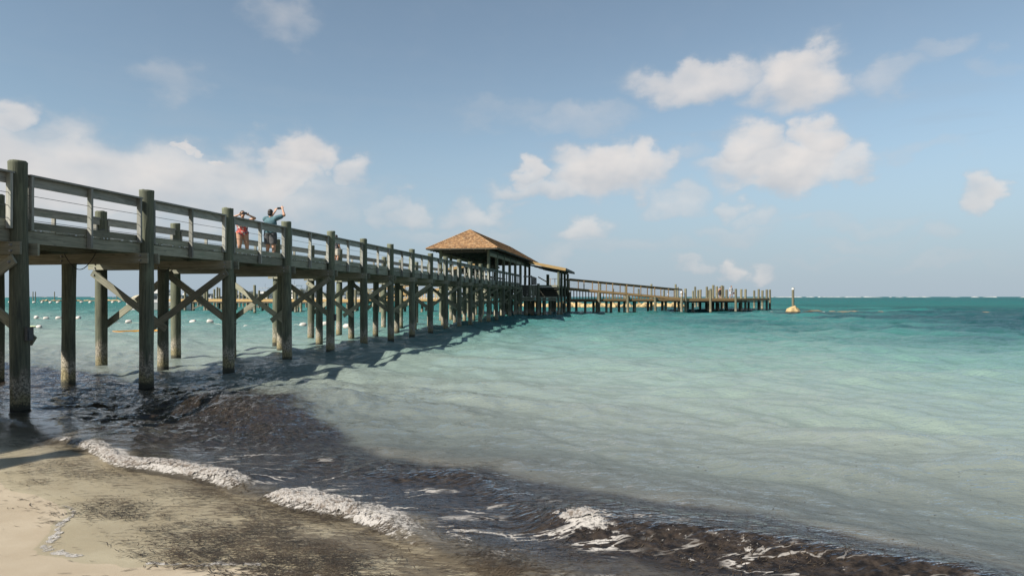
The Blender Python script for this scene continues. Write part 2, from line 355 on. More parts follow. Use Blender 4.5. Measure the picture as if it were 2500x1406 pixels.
def surf(X, Y):
    """breaking waves close to the sand: height and foam mask"""
    s, t = st_of(X, Y)
    wob = 0.22 * np.sin(t * 0.9 + 1.0) + 0.16 * np.sin(t * 2.3 + 0.4) + 0.3 * (fbm(t * 1.3, t * 0 + 2.0, 8, 3) - 0.5)
    # bore running up the sand
    s1 = s - 4.35 - 0.55 * wob
    bore = sstep(-0.13, 0.13, s1) * (0.075 * np.exp(-np.clip(s1, 0, 99) / 0.9) + 0.03)
    bmask = np.clip(sstep(-12.0, -10.4, t) * (1 - sstep(-7.15, -6.75, t)) + sstep(-6.5, -6.2, t) * (1 - sstep(-4.7, -3.6, t)) * 0.95, 0, 1)
    wid = 0.18 + 0.42 * fbm(t * 1.1, t * 0, 31, 3)
    bmask = bmask * (0.72 + 0.56 * fbm(t * 2.4, t * 0 + 5, 151, 3))
    f1 = sstep(-0.12, -0.02, s1) * (1 - sstep(wid * 0.55, wid, s1)) * bmask
    h = bore * (0.35 + 0.65 * bmask)
    # second wave, steep towards the sand, plunging to the right
    s2 = s - 5.75 - 0.7 * wob + 0.16 * np.sin(t * 1.7)
    A2 = 0.05 + 0.12 * sstep(-4.2, -3.0, t) * (1 - 0.6 * sstep(-0.3, 1.2, t)) + 0.05 * np.exp(-((t + 5.0) / 0.8) ** 2)
    A2 = A2 * sstep(-8.5, -5.8, t)
    prof2 = np.where(s2 < 0, np.exp(-(s2 / 0.26) ** 2), np.exp(-(s2 / 0.95) ** 2))
    h = h + A2 * prof2 * (1 + 0.10 * (fbm(X * 3, Y * 3, 41, 2) - 0.5))
    f2 = sstep(-0.36, -0.20, s2) * (1 - sstep(-0.12, 0.0, s2)) * sstep(-3.35, -3.0, t) * (1 - sstep(-1.8, -0.6, t)) * 0.46  # this foam mask also paints the sun glints along the wave face
    f2 = f2 + sstep(-0.30, -0.05, s2) * (1 - sstep(0.03, 0.16, s2)) * np.exp(-((t + 3.1) / 0.28) ** 2)
    # third swell, under the pier and out from it
    s3 = s - 7.25 - 0.8 * wob
    A3 = 0.17 * sstep(-15.5, -13.0, t) * (1 - sstep(-11.5, -8.8, t)) + 0.12 * np.exp(-((t + 10.2) / 1.4) ** 2)
    h = h + A3 * np.where(s3 < 0, np.exp(-(s3 / 0.45) ** 2), np.exp(-(s3 / 1.2) ** 2))
    f3 = sstep(-0.35, -0.1, s3) * (1 - sstep(0.0, 0.2, s3)) * sstep(-17.2, -16.6, t) * (1 - sstep(-15.6, -15.0, t)) * 0.6
    f3 = f3 + 0.42 * sstep(-0.25, -0.02, s3) * (1 - sstep(0.05, 0.3, s3)) * np.exp(-((t + 10.7) / 0.9) ** 2)
    s4 = s - 8.9 - wob
    h = h + 0.09 * np.exp(-(s4 / 0.6) ** 2) * sstep(-16, -13, t) * (1 - sstep(-10, -8, t))
    choppy = 0.055 * (np.abs(fbm(X * 1.7, Y * 2.3, 51, 4) - 0.5) * 4 - 0.6) * sstep(4.2, 6.0, s) * (1 - sstep(10, 15, s)) * (0.25 + 0.9 * (1 - sstep(-10, -7, t)))
    return h - choppy, np.clip(f1 + f2 + f3, 0, 1)
def sea_z(X, Y, spacing):
    s, t = st_of(X, Y)
    h, foam = surf(X, Y)
    far = 0.016 + waves_at(X, Y, spacing) + h
    rip = 0.004 * (fbm(X * 6, Y * 9, 61, 2) - 0.5)
    # the swash is a skin of water lying on the sand
    return far + rip * (1 - sstep(10, 20, s)), foam
def grid_mesh(name, X, Y, Z, attrs=None):
    nr, nc = X.shape; me = bpy.data.meshes.new(name)
    n = nr * nc; me.vertices.add(n)
    me.vertices.foreach_set("co", np.stack([X, Y, Z], -1).astype(np.float32).ravel())
    i = np.arange(n).reshape(nr, nc); q = np.stack([i[:-1, :-1], i[:-1, 1:], i[1:, 1:], i[1:, :-1]], -1).reshape(-1, 4)
    me.loops.add(q.size); me.loops.foreach_set("vertex_index", q.ravel().astype(np.int32))
    me.polygons.add(len(q)); me.polygons.foreach_set("loop_start", np.arange(0, q.size, 4, dtype=np.int32))
    me.polygons.foreach_set("loop_total", np.full(len(q), 4, np.int32))
    me.polygons.foreach_set("use_smooth", np.ones(len(q), bool))
    me.update(calc_edges=True)
    for k, a in (attrs or {}).items():
        at_ = me.attributes.new(k, 'FLOAT', 'POINT'); at_.data.foreach_set("value", a.astype(np.float32).ravel())
    return me
rows = [2.2]
while rows[-1] < 130: rows.append(rows[-1] * 1.0056)
while rows[-1] < 9500: rows.append(rows[-1] * 1.022)
rows = np.array(rows); cols = np.linspace(-1.22, 1.22, 760)
SY, SXR = np.meshgrid(rows, cols, indexing='ij'); SX = SXR * (SY + 3.0)
SPC = np.maximum(np.gradient(rows)[:, None] * np.ones_like(SX), (cols[1] - cols[0]) * (SY + 3.0))
SZ, FOAM = sea_z(SX, SY, SPC)
BZ = beach_z(SX, SY)
DEPTH = np.clip(SZ - BZ, -1, 9)
edge = sstep(0.0, 0.003, DEPTH) * (1 - sstep(0.005, 0.011, DEPTH)) * sstep(0.36, 0.52, fbm(SX * 2.2, SY * 2.2, 71, 3))
FOAM = np.clip(FOAM + 0.85 * edge, 0, 1)
sS, sT = st_of(SX, SY)
wn = fbm(sT * 0.35 + 3, sS * 0.6, 81, 4)
off = sS - 6.55 + 0.2 * sstep(-8, -6, sT) + 0.25 * sstep(-5, -3, sT) - 0.7 * (1 - sstep(-10.0, -7.6, sT)) + 1.5 * (wn - 0.5)
WEED = (1 - sstep(-0.5, 0.9, off)) * sstep(4.1, 4.9, sS - 0.0 + 0.9 * (fbm(sT * 0.7, sS * 0.8, 91, 3) - 0.5))
WEED = np.clip(WEED + 0.75 * np.exp(-((sS - 8.0 - 1.2 * (wn - .5)) / 0.9) ** 2) * (1 - sstep(-11.5, -9.0, sT)), 0, 1)
WEED = WEED * (1 - 0.4 * (1 - sstep(5.0, 5.45, sS)) * sstep(-3.6, -2.6, sT) * sstep(0.35, 0.6, fbm(sT * 1.1, sS * 2.0, 161, 3)))
sea_me = grid_mesh("sea", SX, SY, SZ, {"depth": DEPTH, "foam": FOAM, "weed": WEED})

def sea_material():
    m, t, p, out = newmat("sea_water")
    t.n.remove(p)
    pos = t.new('ShaderNodeNewGeometry').outputs['Position']
    X, Y, Z = t.sep(pos)
    A = lambda k: t.new('ShaderNodeAttribute', attribute_name=k).outputs['Fac']
    depth, foam, weed = A("depth"), A("foam"), A("weed")
    s = t.vm('DOT_PRODUCT', pos, (SN.x, SN.y, 0))
    tt = t.vm('DOT_PRODUCT', pos, (TN.x, TN.y, 0))
    st = t.comb(tt, s, 0.0)
    big = t.noise(t.vm('MULTIPLY', pos, (0.03, 0.05, 0)), 1.0, 4, 0.55)
    mid = t.noise(t.vm('MULTIPLY', pos, (0.16, 0.34, 0)), 1.0, 4, 0.6)
    ls = t.math('LOGARITHM', t.math('MAXIMUM', t.math('ADD', s, t.math('MULTIPLY', t.math('SUBTRACT', mid, 0.5), t.math('MULTIPLY', s, 0.5))), 1.0), 10.0)
    u = t.math('DIVIDE', ls, 3.0)     # s = 1 .. 1000 m on a log scale
    lg = lambda q: math.log10(q) / 3.0
    body = t.ramp(u, [(lg(3), (0.34, 0.29, 0.21)), (lg(5), (0.24, 0.21, 0.165)), (lg(6.8), (0.110, 0.122, 0.116)), (lg(8.6), (0.155, 0.180, 0.168)), (lg(11), (0.208, 0.247, 0.225)), (lg(17), (0.212, 0.286, 0.259)), (lg(27), (0.140, 0.254, 0.234)),
                      (lg(48), (0.056, 0.188, 0.178)), (lg(110), (0.030, 0.180, 0.170)), (lg(330), (0.018, 0.150, 0.152)), (1.0, (0.012, 0.11, 0.12))])
    # meadows of sea grass on the bottom show as darker beds
    bed = t.math('MULTIPLY', t.mr(big, 0.40, 0.56, 0.0, 0.85), t.math('MULTIPLY', t.mr(s, 27.0, 38.0), t.mr(s, 260.0, 90.0)))
    bed = t.math('MULTIPLY', bed, t.mr(X, 6.0, 24.0))
    body = t.mix(bed, body, (0.012, 0.056, 0.068))
    # drifting sargassum close to the sand
    wf = t.noise(t.vm('MULTIPLY', st, (9.0, 16.0, 0)), 1.0, 5, 0.7)
    wm = t.noise(t.vm('MULTIPLY', st, (1.3, 2.2, 0)), 1.0, 4, 0.6)
    wk = t.math('ADD', weed, t.math('MULTIPLY', t.math('SUBTRACT', wf, 0.5), 0.55))
    wk = t.math('ADD', wk, t.math('MULTIPLY', t.math('SUBTRACT', wm, 0.5), 0.7))
    wk = t.math('MULTIPLY', t.mr(wk, 0.28, 0.75), t.mr(weed, 0.0, 0.12))
    wcol = t.mix(t.mr(wf, 0.35, 0.7), (0.009, 0.008, 0.0075), (0.056, 0.043, 0.033))
    col = t.mix(wk, body, wcol)
    opac = t.math('SUBTRACT', 1.0, t.math('POWER', 2.718, t.math('MULTIPLY', depth, -4.5)))
    opac = t.math('MAXIMUM', t.math('MULTIPLY', opac, 1.0), t.math('MULTIPLY', wk, 0.84), clamp=True)
    # ripples
    f_near = t.mr(Y, 14.0, 40.0, 1.0, 0.0); 
    ridge = lambda v: t.math('SUBTRACT', 1.0, t.math('MULTIPLY', t.math('ABSOLUTE', t.math('SUBTRACT', v, 0.5)), 2.0))
    r1 = ridge(t.noise(t.vm('MULTIPLY', pos, (4.5, 10.0, 0)), 1.0, 4, 0.62, dim='2D'))
    r2 = ridge(t.noise(t.vm('MULTIPLY', pos, (1.0, 2.6, 0)), 1.0, 4, 0.62, dim='2D'))
    r3 = ridge(t.noise(t.vm('MULTIPLY', pos, (0.22, 0.6, 0)), 1.0, 4, 0.6, dim='2D'))
    hgt = t.math('ADD', t.math('MULTIPLY', r1, t.mr(Y, 6.0, 40.0, 0.020, 0.040)), t.math('MULTIPLY', r2, t.mr(Y, 10.0, 60.0, 0.06, 0.17)))
    hgt = t.math('ADD', hgt, t.math('MULTIPLY', r3, t.mr(Y, 25.0, 160.0, 0.0, 0.9)))
    b = t.new('ShaderNodeBump'); b.inputs['Strength'].default_value = 1.0; b.inputs['Distance'].default_value = 1.0
    t.put(b.inputs['Height'], hgt)
    t.put(b.inputs['Strength'], t.mr(depth, 0.02, 0.5, 0.15, 0.95))
    nrm = b.outputs[0]
    # light scattered back from below the surface cares less for the ripples
    bs = t.new('ShaderNodeBump'); bs.inputs['Distance'].default_value = 1.0; t.put(bs.inputs['Height'], hgt); t.put(bs.inputs['Strength'], t.mr(Y, 10.0, 50.0, 0.5, 1.0))
    # foam
    fa = t.noise(t.vm('MULTIPLY', pos, (15.0, 15.0, 15.0)), 1.0, 5, 0.7)
    fmask = t.mr(t.math('ADD', foam, t.math('MULTIPLY', t.math('SUBTRACT', fa, 0.5), 1.9)), 0.62, 0.95)
    fmask = t.math('MULTIPLY', fmask, t.mr(foam, 0.02, 0.15))
    # rags of old foam drifting between the waves
    lw = t.vm('ADD', t.vm('MULTIPLY', pos, (1.1, 4.0, 0)), t.vm('SCALE', t.noise(t.vm('MULTIPLY', pos, (2.0, 5.5, 0)), 1.0, 3, 0.6, col=True), scale=1.3))
    rag = t.math('ABSOLUTE', t.math('SUBTRACT', t.noise(lw, 1.0, 2, 0.5), 0.5))
    where = t.noise(t.vm('ADD', t.vm('MULTIPLY', pos, (0.9, 1.6, 0)), (7, 3, 0)), 1.0, 3, 0.55)
    rgm = t.math('MULTIPLY', t.mr(rag, 0.026, 0.008), t.mr(where, 0.49, 0.60))
    zone = t.math('MULTIPLY', t.math('MULTIPLY', t.mr(s, 4.3, 4.8), t.mr(s, 5.9, 5.4)), t.mr(tt, -11.0, -6.0))
    rgm = t.math('MULTIPLY', rgm, zone)
    # white caps far out
    cp = t.noise(t.vm('MULTIPLY', pos, (0.13, 0.5, 0)), 1.0, 4, 0.62)
    cap = t.math('MULTIPLY', t.mr(cp, 0.715, 0.76), t.math('MULTIPLY', t.mr(Y, 85.0, 180.0), 0.85))
    fm = t.math('MAXIMUM', t.math('MAXIMUM', fmask, rgm), cap, clamp=True)
    dif = t.new('ShaderNodeBsdfDiffuse'); t.put(dif.inputs['Color'], col); t.l.new(bs.outputs[0], dif.inputs['Normal'])
    trn = t.new('ShaderNodeBsdfTransparent'); t.put(trn.inputs['Color'], (0.93, 0.95, 0.93, 1))
    m1 = t.new('ShaderNodeMixShader'); t.put(m1.inputs[0], opac); t.l.new(trn.outputs[0], m1.inputs[1]); t.l.new(dif.outputs[0], m1.inputs[2])
    gl = t.new('ShaderNodeBsdfGlossy'); gl.inputs['Roughness'].default_value = 0.07; t.put(gl.inputs['Color'], (0.95, 0.97, 1, 1)); t.l.new(nrm, gl.inputs['Normal'])
    fr = t.new('ShaderNodeFresnel'); fr.inputs['IOR'].default_value = 1.33; t.l.new(nrm, fr.inputs['Normal'])
    # a rough sea shows its wave faces, so it mirrors less at a grazing look
    frf = t.math('MULTIPLY', t.math('MULTIPLY', t.math('MINIMUM', fr.outputs[0], 0.7), t.mr(Y, 20.0, 140.0, 1.0, 0.55)), t.mr(depth, 0.0, 0.16, 0.06, 1.0))
    frf = t.math('MULTIPLY', frf, t.mr(wk, 0.0, 1.0, 1.0, 1.35), clamp=True)
    m2 = t.new('ShaderNodeMixShader'); t.put(m2.inputs[0], frf); t.l.new(m1.outputs[0], m2.inputs[1]); t.l.new(gl.outputs[0], m2.inputs[2])
    fd = t.new('ShaderNodeBsdfDiffuse'); t.put(fd.inputs['Color'], (0.36, 0.345, 0.33, 1))
    fb = t.new('ShaderNodeBump'); fb.inputs['Strength'].default_value = 0.8; fb.inputs['Distance'].default_value = 0.05; t.put(fb.inputs['Height'], fa); t.l.new(fb.outputs[0], fd.inputs['Normal'])
    m3 = t.new('ShaderNodeMixShader'); t.put(m3.inputs[0], fm); t.l.new(m2.outputs[0], m3.inputs[1]); t.l.new(fd.outputs[0], m3.inputs[2])
    t.l.new(m3.outputs[0], out.inputs[0])
    return m
sea = link("sea", sea_me, sea_material()); tag(sea, "turquoise sea with small waves breaking brown near the sand", "sea", kind="structure")

def sand_material():
    m, t, p, out = newmat("wet_sand")
    pos = t.new('ShaderNodeNewGeometry').outputs['Position']
    s = t.vm('DOT_PRODUCT', pos, (SN.x, SN.y, 0)); tt = t.vm('DOT_PRODUCT', pos, (TN.x, TN.y, 0))
    g = t.noise(pos, 160.0, 3, 0.6); n = t.noise(pos, 1.4, 5, 0.6)
    c = t.mix(t.mr(n, 0.3, 0.7), (0.44, 0.365, 0.265), (0.53, 0.455, 0.345))
    c = t.mix(t.mr(g, 0.35, 0.75, 0.0, 0.3), c, (0.23, 0.18, 0.12))
    # brown shreds of weed settled in the swash
    st = t.comb(tt, s, 0)
    w = t.noise(t.vm('MULTIPLY', pos, (4.5, 22.0, 0)), 1.0, 6, 0.7)
    wb = t.noise(t.vm('MULTIPLY', st, (0.7, 1.3, 0)), 1.0, 4, 0.6)
    k = t.math('ADD', w, t.math('MULTIPLY', t.math('SUBTRACT', wb, 0.5), 0.7))
    k = t.math('ADD', k, t.mr(s, 2.9, 4.3, -0.12, 0.10))
    k = t.math('ADD', k, t.mr(tt, -6.3, -5.3, 0.0, 0.08))
    c = t.mix(t.math('MULTIPLY', t.mr(k, 0.58, 0.66, 0.0, 0.8), t.mr(s, 2.6, 3.3)), c, (0.085, 0.056, 0.034))
    t.put(p.inputs['Base Color'], c)
    t.put(p.inputs['Roughness'], t.mr(t.math('ADD', s, n), 0.6, 2.6, 0.9, 0.42))
    b = t.new('ShaderNodeBump'); b.inputs['Strength'].default_value = 0.35; b.inputs['Distance'].default_value = 0.01
    t.put(b.inputs['Height'], t.math('ADD', g, t.math('MULTIPLY', n, 2.0))); t.l.new(b.outputs[0], p.inputs['Normal'])
    return m
gx = np.concatenate([np.linspace(-120, -16, 60), np.linspace(-15.7, 15.7, 300), np.linspace(16, 120, 60)])
gy = np.concatenate([np.linspace(-60, -1, 40), np.linspace(-0.8, 22, 260), np.linspace(22.5, 150, 60), [400, 1500, 9500]])
BY, BX = np.meshgrid(gy, gx, indexing='ij'); BX = BX * np.where(BY > 150, BY / 75.0, 1.0)
beach = link("beach", grid_mesh("beach", BX, BY, beach_z(BX, BY)), sand_material()); tag(beach, "pale wet sand sloping into the sea", "beach", kind="structure")

# floating and stranded shreds of seaweed
def sea_h(x, y):
    X = np.asarray(x, float); Y = np.asarray(y, float)
    z, _ = sea_z(X, Y, np.full_like(X, 0.04)); return np.maximum(z, beach_z(X, Y))
WEEDM = simple("brown_seaweed", (0.05, 0.036, 0.022), 0.6, 0.5, 3.0)
def weed_shreds():
    n = 120000
    px = rng.uniform(-150, 2650, n); py = rng.uniform(1010, 1420, n)
    Y = 3601.0 / (py - 724.0); X = (px - 1250) / FPX * Y
    s, t = st_of(X, Y)
    patch = fbm(X * 1.2, Y * 2.4, 101, 4)
    dens = sstep(2.55, 3.9, s + 1.6 * (patch - 0.5)) * (1 - sstep(5.9, 6.9, s + 1.5 * (patch - 0.5))) * (0.09 + 0.80 * sstep(0.47, 0.66, patch)) * (1 - 0.85 * sstep(4.4, 5.0, s)) + 0.004
    keep = rng.uniform(0, 1, n) < dens
    X, Y, s = X[keep], Y[keep], s[keep]; k = len(X)
    L = rng.uniform(0.012, 0.055, k) * np.where(rng.uniform(0, 1, k) < 0.07, 2.2, 1.0) * np.where(s > 4.5, 0.45, 1.0); W = rng.uniform(0.002, 0.0052, k)
    th = rng.normal(0.1, 0.55, k); cu = rng.normal(0, 0.5, k)
    z = sea_h(X, Y) + 0.003
    V = np.zeros((k, 6, 3)); 
    for j, (u, dth) in enumerate(((-1, -1), (0, 0), (1, 1))):
        cx = X + np.cos(th + cu * dth * 0.5) * L * u; cy = Y + np.sin(th + cu * dth * 0.5) * L * u
        nx, ny = -np.sin(th + cu * dth), np.cos(th + cu * dth); w = W * (1.0 if u == 0 else 0.35)
        zz = sea_h(cx, cy) + 0.004 + rng.uniform(0, 0.006, k)
        V[:, 2 * j, :] = np.stack([cx - nx * w, cy - ny * w, zz], -1); V[:, 2 * j + 1, :] = np.stack([cx + nx * w, cy + ny * w, zz], -1)
    me = bpy.data.meshes.new("seaweed_shreds"); me.vertices.add(k * 6); me.vertices.foreach_set("co", V.astype(np.float32).ravel())
    b = np.arange(k)[:, None] * 6
    q = np.concatenate([b + np.array([[0, 2, 3, 1]]), b + np.array([[2, 4, 5, 3]])], 0)
    me.loops.add(q.size); me.loops.foreach_set("vertex_index", q.ravel().astype(np.int32)); me.polygons.add(len(q))
    me.polygons.foreach_set("loop_start", np.arange(0, q.size, 4, dtype=np.int32)); me.polygons.foreach_set("loop_total", np.full(len(q), 4, np.int32)); me.update(calc_edges=True)
    tag(link("seaweed_shreds", me, WEEDM), "thin brown shreds of seaweed strewn through the swash", "seaweed", kind="stuff")
weed_shreds()

# foam heaped up along the breaking edge: a fine frothy skin; on the plunging wave it paints sun glints too
def wob_(t): return 0.22 * np.sin(t * 0.9 + 1.0) + 0.16 * np.sin(t * 2.3 + 0.4) + 0.3 * (fbm(t * 1.3, t * 0 + 2.0, 8, 3) - 0.5)
def foam_heaps():
    m, t, p, out = newmat("sea_foam")
    pos = t.new('ShaderNodeNewGeometry').outputs['Position']
    f = t.new('ShaderNodeAttribute', attribute_name="froth").outputs['Fac']; h = t.new('ShaderNodeAttribute', attribute_name="heap").outputs['Fac']
    n = t.noise(pos, 26.0, 5, 0.72); n2 = t.noise(pos, 75.0, 3, 0.6); n3 = t.noise(pos, 6.0, 4, 0.65)
    c = t.mix(t.mr(h, 0.15, 0.7), (0.20, 0.165, 0.135), (0.52, 0.50, 0.48))
    c = t.mix(t.mr(n2, 0.40, 0.60, 0.0, 0.55), c, (0.22, 0.185, 0.16))
    t.put(p.inputs['Base Color'], c); p.inputs['Roughness'].default_value = 0.3
    b = t.new('ShaderNodeBump'); b.inputs['Strength'].default_value = 1.0; b.inputs['Distance'].default_value = 0.03
    t.put(b.inputs['Height'], t.math('ADD', n, t.math('MULTIPLY', n2, 0.6))); t.l.new(b.outputs[0], p.inputs['Normal'])
    a = t.math('ADD', t.math('MULTIPLY', f, 0.80), t.math('ADD', t.math('MULTIPLY', t.math('SUBTRACT', n, 0.5), 2.0), t.math('MULTIPLY', t.math('SUBTRACT', n3, 0.5), 1.5)))
    t.put(p.inputs['Alpha'], t.mr(a, 0.40, 0.55))
    for name, t0, t1, d0, d1, sfun in (("bore", -12.2, -3.4, -0.20, 0.80, lambda q: 4.35 + 0.55 * wob_(q)), ("crest_glints", -3.7, -0.9, -0.46, 0.20, lambda q: 5.75 + 0.7 * wob_(q) - 0.16 * np.sin(q * 1.7))):
        nt, nd = int((t1 - t0) / 0.010), int((d1 - d0) / 0.010)
        tt, dd = np.meshgrid(np.linspace(t0, t1, nt), np.linspace(d0, d1, nd), indexing='ij'); ss = sfun(tt) + dd
        X = SN.x * ss + TN.x * tt; Y = SN.y * ss + TN.y * tt
        z, f_ = sea_z(X, Y, np.full_like(X, 0.04))
        a_ = fbm(X * 9, Y * 9, 111, 3); b_ = np.abs(fbm(X * 24, Y * 24, 121, 3) - 0.5) * 2
        heap = np.clip((1 - 1.7 * b_) * 0.75 + (a_ - 0.4) * 1.0, 0, 1)
        if name == "bore":
            bm_ = np.clip(sstep(-12.0, -9.8, tt) * (1 - sstep(-7.9, -6.7, tt)) + sstep(-6.55, -6.1, tt) * (1 - sstep(-5.7, -4.3, tt)), 0, 1)
            fr_ = 0.16 * (fbm(tt * 1.9, tt * 0 + 1, 171, 3) - 0.5)
            w_ = bm_ * (0.03 + 0.75 * fbm(tt * 1.25, tt * 0 + 9, 181, 3) ** 2.0)
            e_ = dd - fr_
            f_ = sstep(-0.03, 0.03, e_) * (1 - sstep(0.35 * w_, w_ + 0.16, e_)) * sstep(0.0, 0.12, bm_) * (0.35 + 0.65 * bm_)
            f_ = f_ * 1.15 + (fbm(tt * 4.5, dd * 9.0, 191, 3) - 0.5) * 0.9 * (f_ > 0.03)
            f_ = np.clip(f_, 0, 1)
        else:
            f_ = f_ * sstep(0.36, 0.62, fbm(tt * 2.2, dd * 9, 131, 3)) * 0.8
        zz = z + 0.003 + np.clip(f_, 0, 1) * (0.002 + 0.030 * heap * sstep(0.1, 0.5, f_))
        me = grid_mesh("sea_foam", X, Y, zz, {"froth": f_, "heap": heap})
        tag(link("sea_foam", me, m), "white froth heaped along the bore running up the sand" if name == "bore" else "white froth and painted sun glints on the face of the plunging wave", "foam", kind="stuff")
foam_heaps()
# ------------------------------------------------------------------ the pier
TH = math.atan(0.168); BAY = 3.417; W = 4.13
PO = Vector((-9.283, 12.9, 0.0))
PIER = empty("pier", PO, -TH)
tag(PIER, "long grey wooden pier on tall piles leading from the beach to the pavilion", "pier")
PM = Matrix.Translation(PO) @ Matrix.Rotation(-TH, 4, 'Z')       # pier frame: x out to the near side, y along, z up
def pw(x, y, z): return PM @ Vector((x, y, z))
N0, N1 = -3, 22
pile_tall = [pile_mesh("pile", -2.6, 4.70, 0.158, 10 + i, PILE) for i in range(4)]
pile_low = [pile_mesh("pile", -2.6, 2.97, 0.150, 30 + i, PILE, n=16) for i in range(3)]
pile_deck = [pile_mesh("pile", -3.4, 3.40, 0.158, 40 + i, PILE, n=14) for i in range(3)]
bolts = MB()
def bolt(x, y, z):
    bolts.tube([(x, y, z), (x, y - 0.035, z)], [0.026, 0.022], 6)
for n in range(N0, N1 + 1):
    a = n * BAY
    for k, x in enumerate((0.0, -W / 2, -W)):
        if k == 1: me = random.choice(pile_low)
        else: me = random.choice(pile_tall if n < 13 else pile_deck)
        o = link("pile", me, None, PIER, (x + random.uniform(-.02, .02), a + random.uniform(-.02, .02), random.uniform(-.03, .03) if k != 1 else 0), (R(random.uniform(-.5, .5)), R(random.uniform(-.5, .5)), random.uniform(0, 6.28)))
    for sgn in (-1, 1):
        board("cap_beam", PIER, (-W / 2 - 0.03, a + sgn * 0.192, 3.065), (W + 0.46, 0.045, 0.235), GREY, 0.002)
    if n < 16:
        for x in (0.04, -W / 2, -W): bolt(x - 0.03, a - 0.216, 3.12); bolt(x - 0.03, a - 0.216, 3.01)
    if n % 2 == 0:
        def brace(xa, za, xb, zb, y):
            d = Vector((xb - xa, 0, zb - za)); L = d.length; ang = math.atan2(-d.z, d.x)
            board("brace", PIER, ((xa + xb) / 2, a + y, (za + zb) / 2), (round(L, 3), 0.045, 0.19), GREY, 0.003, (0, ang, 0))
            bolt(xa + 0.08 * (1 if xb > xa else -1), a + y - (0.02 if y < 0 else 0.02), za + 0.06 * (1 if zb > za else -1)) if y < 0 else None
        brace(0.10, 2.86, -W / 2 - 0.26, 1.22, -0.240); brace(-W / 2 - 0.12, 2.86, 0.05, 1.30, 0.240)
        brace(-W - 0.10, 2.86, -W / 2 + 0.26, 1.22, -0.240); brace(-W / 2 + 0.12, 2.86, -W - 0.05, 1.30, 0.240)
bolts.build("bolts", simple("galvanised_steel", (0.32, 0.33, 0.33), 0.5, 0.2, 40, metal=0.4), PIER)["kind"] = "stuff"
A0, A1 = N0 * BAY - 1.0, 22.2 * BAY
for n in range(N0, N1):
    a = n * BAY; mid = a + BAY / 2; L = BAY
    for x in (-0.095, -1.35, -2.75, -W + 0.095):
        board("stringer", PIER, (x, mid, 3.295), (0.05, L - 0.006, 0.225), GREY, 0.0008)
    near_rail = n < 18
    for side in (0, 1):
        if side == 0 and not near_rail: continue
        X = (lambda q: q) if side == 0 else (lambda q: -W - q)
        clear = 0.165
        board("top_rail", PIER, (X(-0.070), mid, 4.362), (0.036, L - 2 * clear, 0.18), RAIL, 0.0012)
        board("rail_cap", PIER, (X(-0.030), mid, 4.474), (0.175, L - 2 * clear - 0.01, 0.036), RAIL, 0.0012)
        board("toe_board", PIER, (X(-0.082), mid, 3.532), (0.040, L - 2 * clear, 0.14), GREY, 0.001)
        for q, (dy, z0) in enumerate(((0.235, 3.428), (BAY / 2, 3.19), (BAY - 0.235, 3.428))):
            board("rail_post", PIER, (X(0.0), a + dy + random.uniform(-.015, .015), (z0 + 4.452) / 2), (0.10, 0.055, 4.452 - z0), RAIL, 0.004)
        for z in (4.09, 3.85, 3.62):
            w = MB(); sag = 0.006
            w.tube([(X(0.0), a + 0.16, z), (X(0.0), mid, z - sag), (X(0.0), a + BAY - 0.16, z)], 0.006, 5, False)
            w.build("cable_rail", CABLE if 'CABLE' in globals() else globals().setdefault('CABLE', simple("steel_cable", (0.10, 0.105, 0.11), 0.5, 0.1, 10, metal=0.3)), PIER)
# deck planks: the nearest ones singly, the far ones joined
pitch = 0.146; k0 = int((-2.2 - A0) / pitch); npl = int((A1 - A0) / pitch); rest = MB()
for k in range(npl):
    y = A0 + (k + 0.5) * pitch; x0, x1 = -0.058 + random.uniform(-.012, .010), -W + 0.058 + random.uniform(-.012, .012)
    if k0 <= k < k0 + 290:
        board("plank", PIER, ((x0 + x1) / 2, y, 3.4365 + random.uniform(-.002, .002)), (round(abs(x1 - x0), 2), 0.140, 0.038), GREY)
    else: rest.box(((x0 + x1) / 2, y, 3.4365), (abs(x1 - x0), 0.139, 0.038))
rest.build("planks", GREY[0], PIER)["kind"] = "stuff"
# white end tags stapled to the plank ends, a few missing
tg = MB()
for k in range(npl):
    y = A0 + (k + 0.5) * pitch
    if random.random() < (0.42 if y < 22 else 0.75):
        M = Matrix.Translation((-0.044, y + random.uniform(-.04, .04), 3.437 + random.uniform(-.004, .004))) @ Matrix.Rotation(random.uniform(-.25, .25), 4, 'X')
        tg.box((0, 0, 0), (0.003, 0.045, 0.022), M)
tg.build("lumber_tags", simple("white_plastic_tag", (0.62, 0.66, 0.66), 0.6, 0.08, 30), PIER)["kind"] = "stuff"
# power cable hanging in loops below the deck, and the junction boxes on two piles
cm = simple("black_cable", (0.02, 0.02, 0.022), 0.6, 0.1, 10)
def loop(p, q, drop, r=0.010):
    w = MB(); p, q = Vector(p), Vector(q)
    w.tube([p.lerp(q, i / 16) - Vector((0, 0, drop * math.sin(math.pi * i / 16) ** 0.9)) for i in range(17)], r, 6)
    w.build("hanging_cable", cm, PIER, smooth=True)
loop((-1.75, 2.9, 3.17), (-1.0, 3.0, 3.18), 0.38); loop((-1.9, 6.35, 3.0), (-1.6, 6.45, 3.0), 0.14, 0.008)
def pile_box(y, z):
    w = MB(); w.box((0.185, y, z), (0.06, 0.14, 0.24)); w.box((0.222, y, z - 0.01), (0.016, 0.10, 0.18)); w.box((0.19, y, z + 0.128), (0.085, 0.16, 0.016))
    w.build("junction_box", simple("grey_box_%d" % y, (0.06, 0.066, 0.072), 0.6, 0.1, 8), PIER)
pile_box(0.0, 1.45); pile_box(4 * BAY, 1.35)

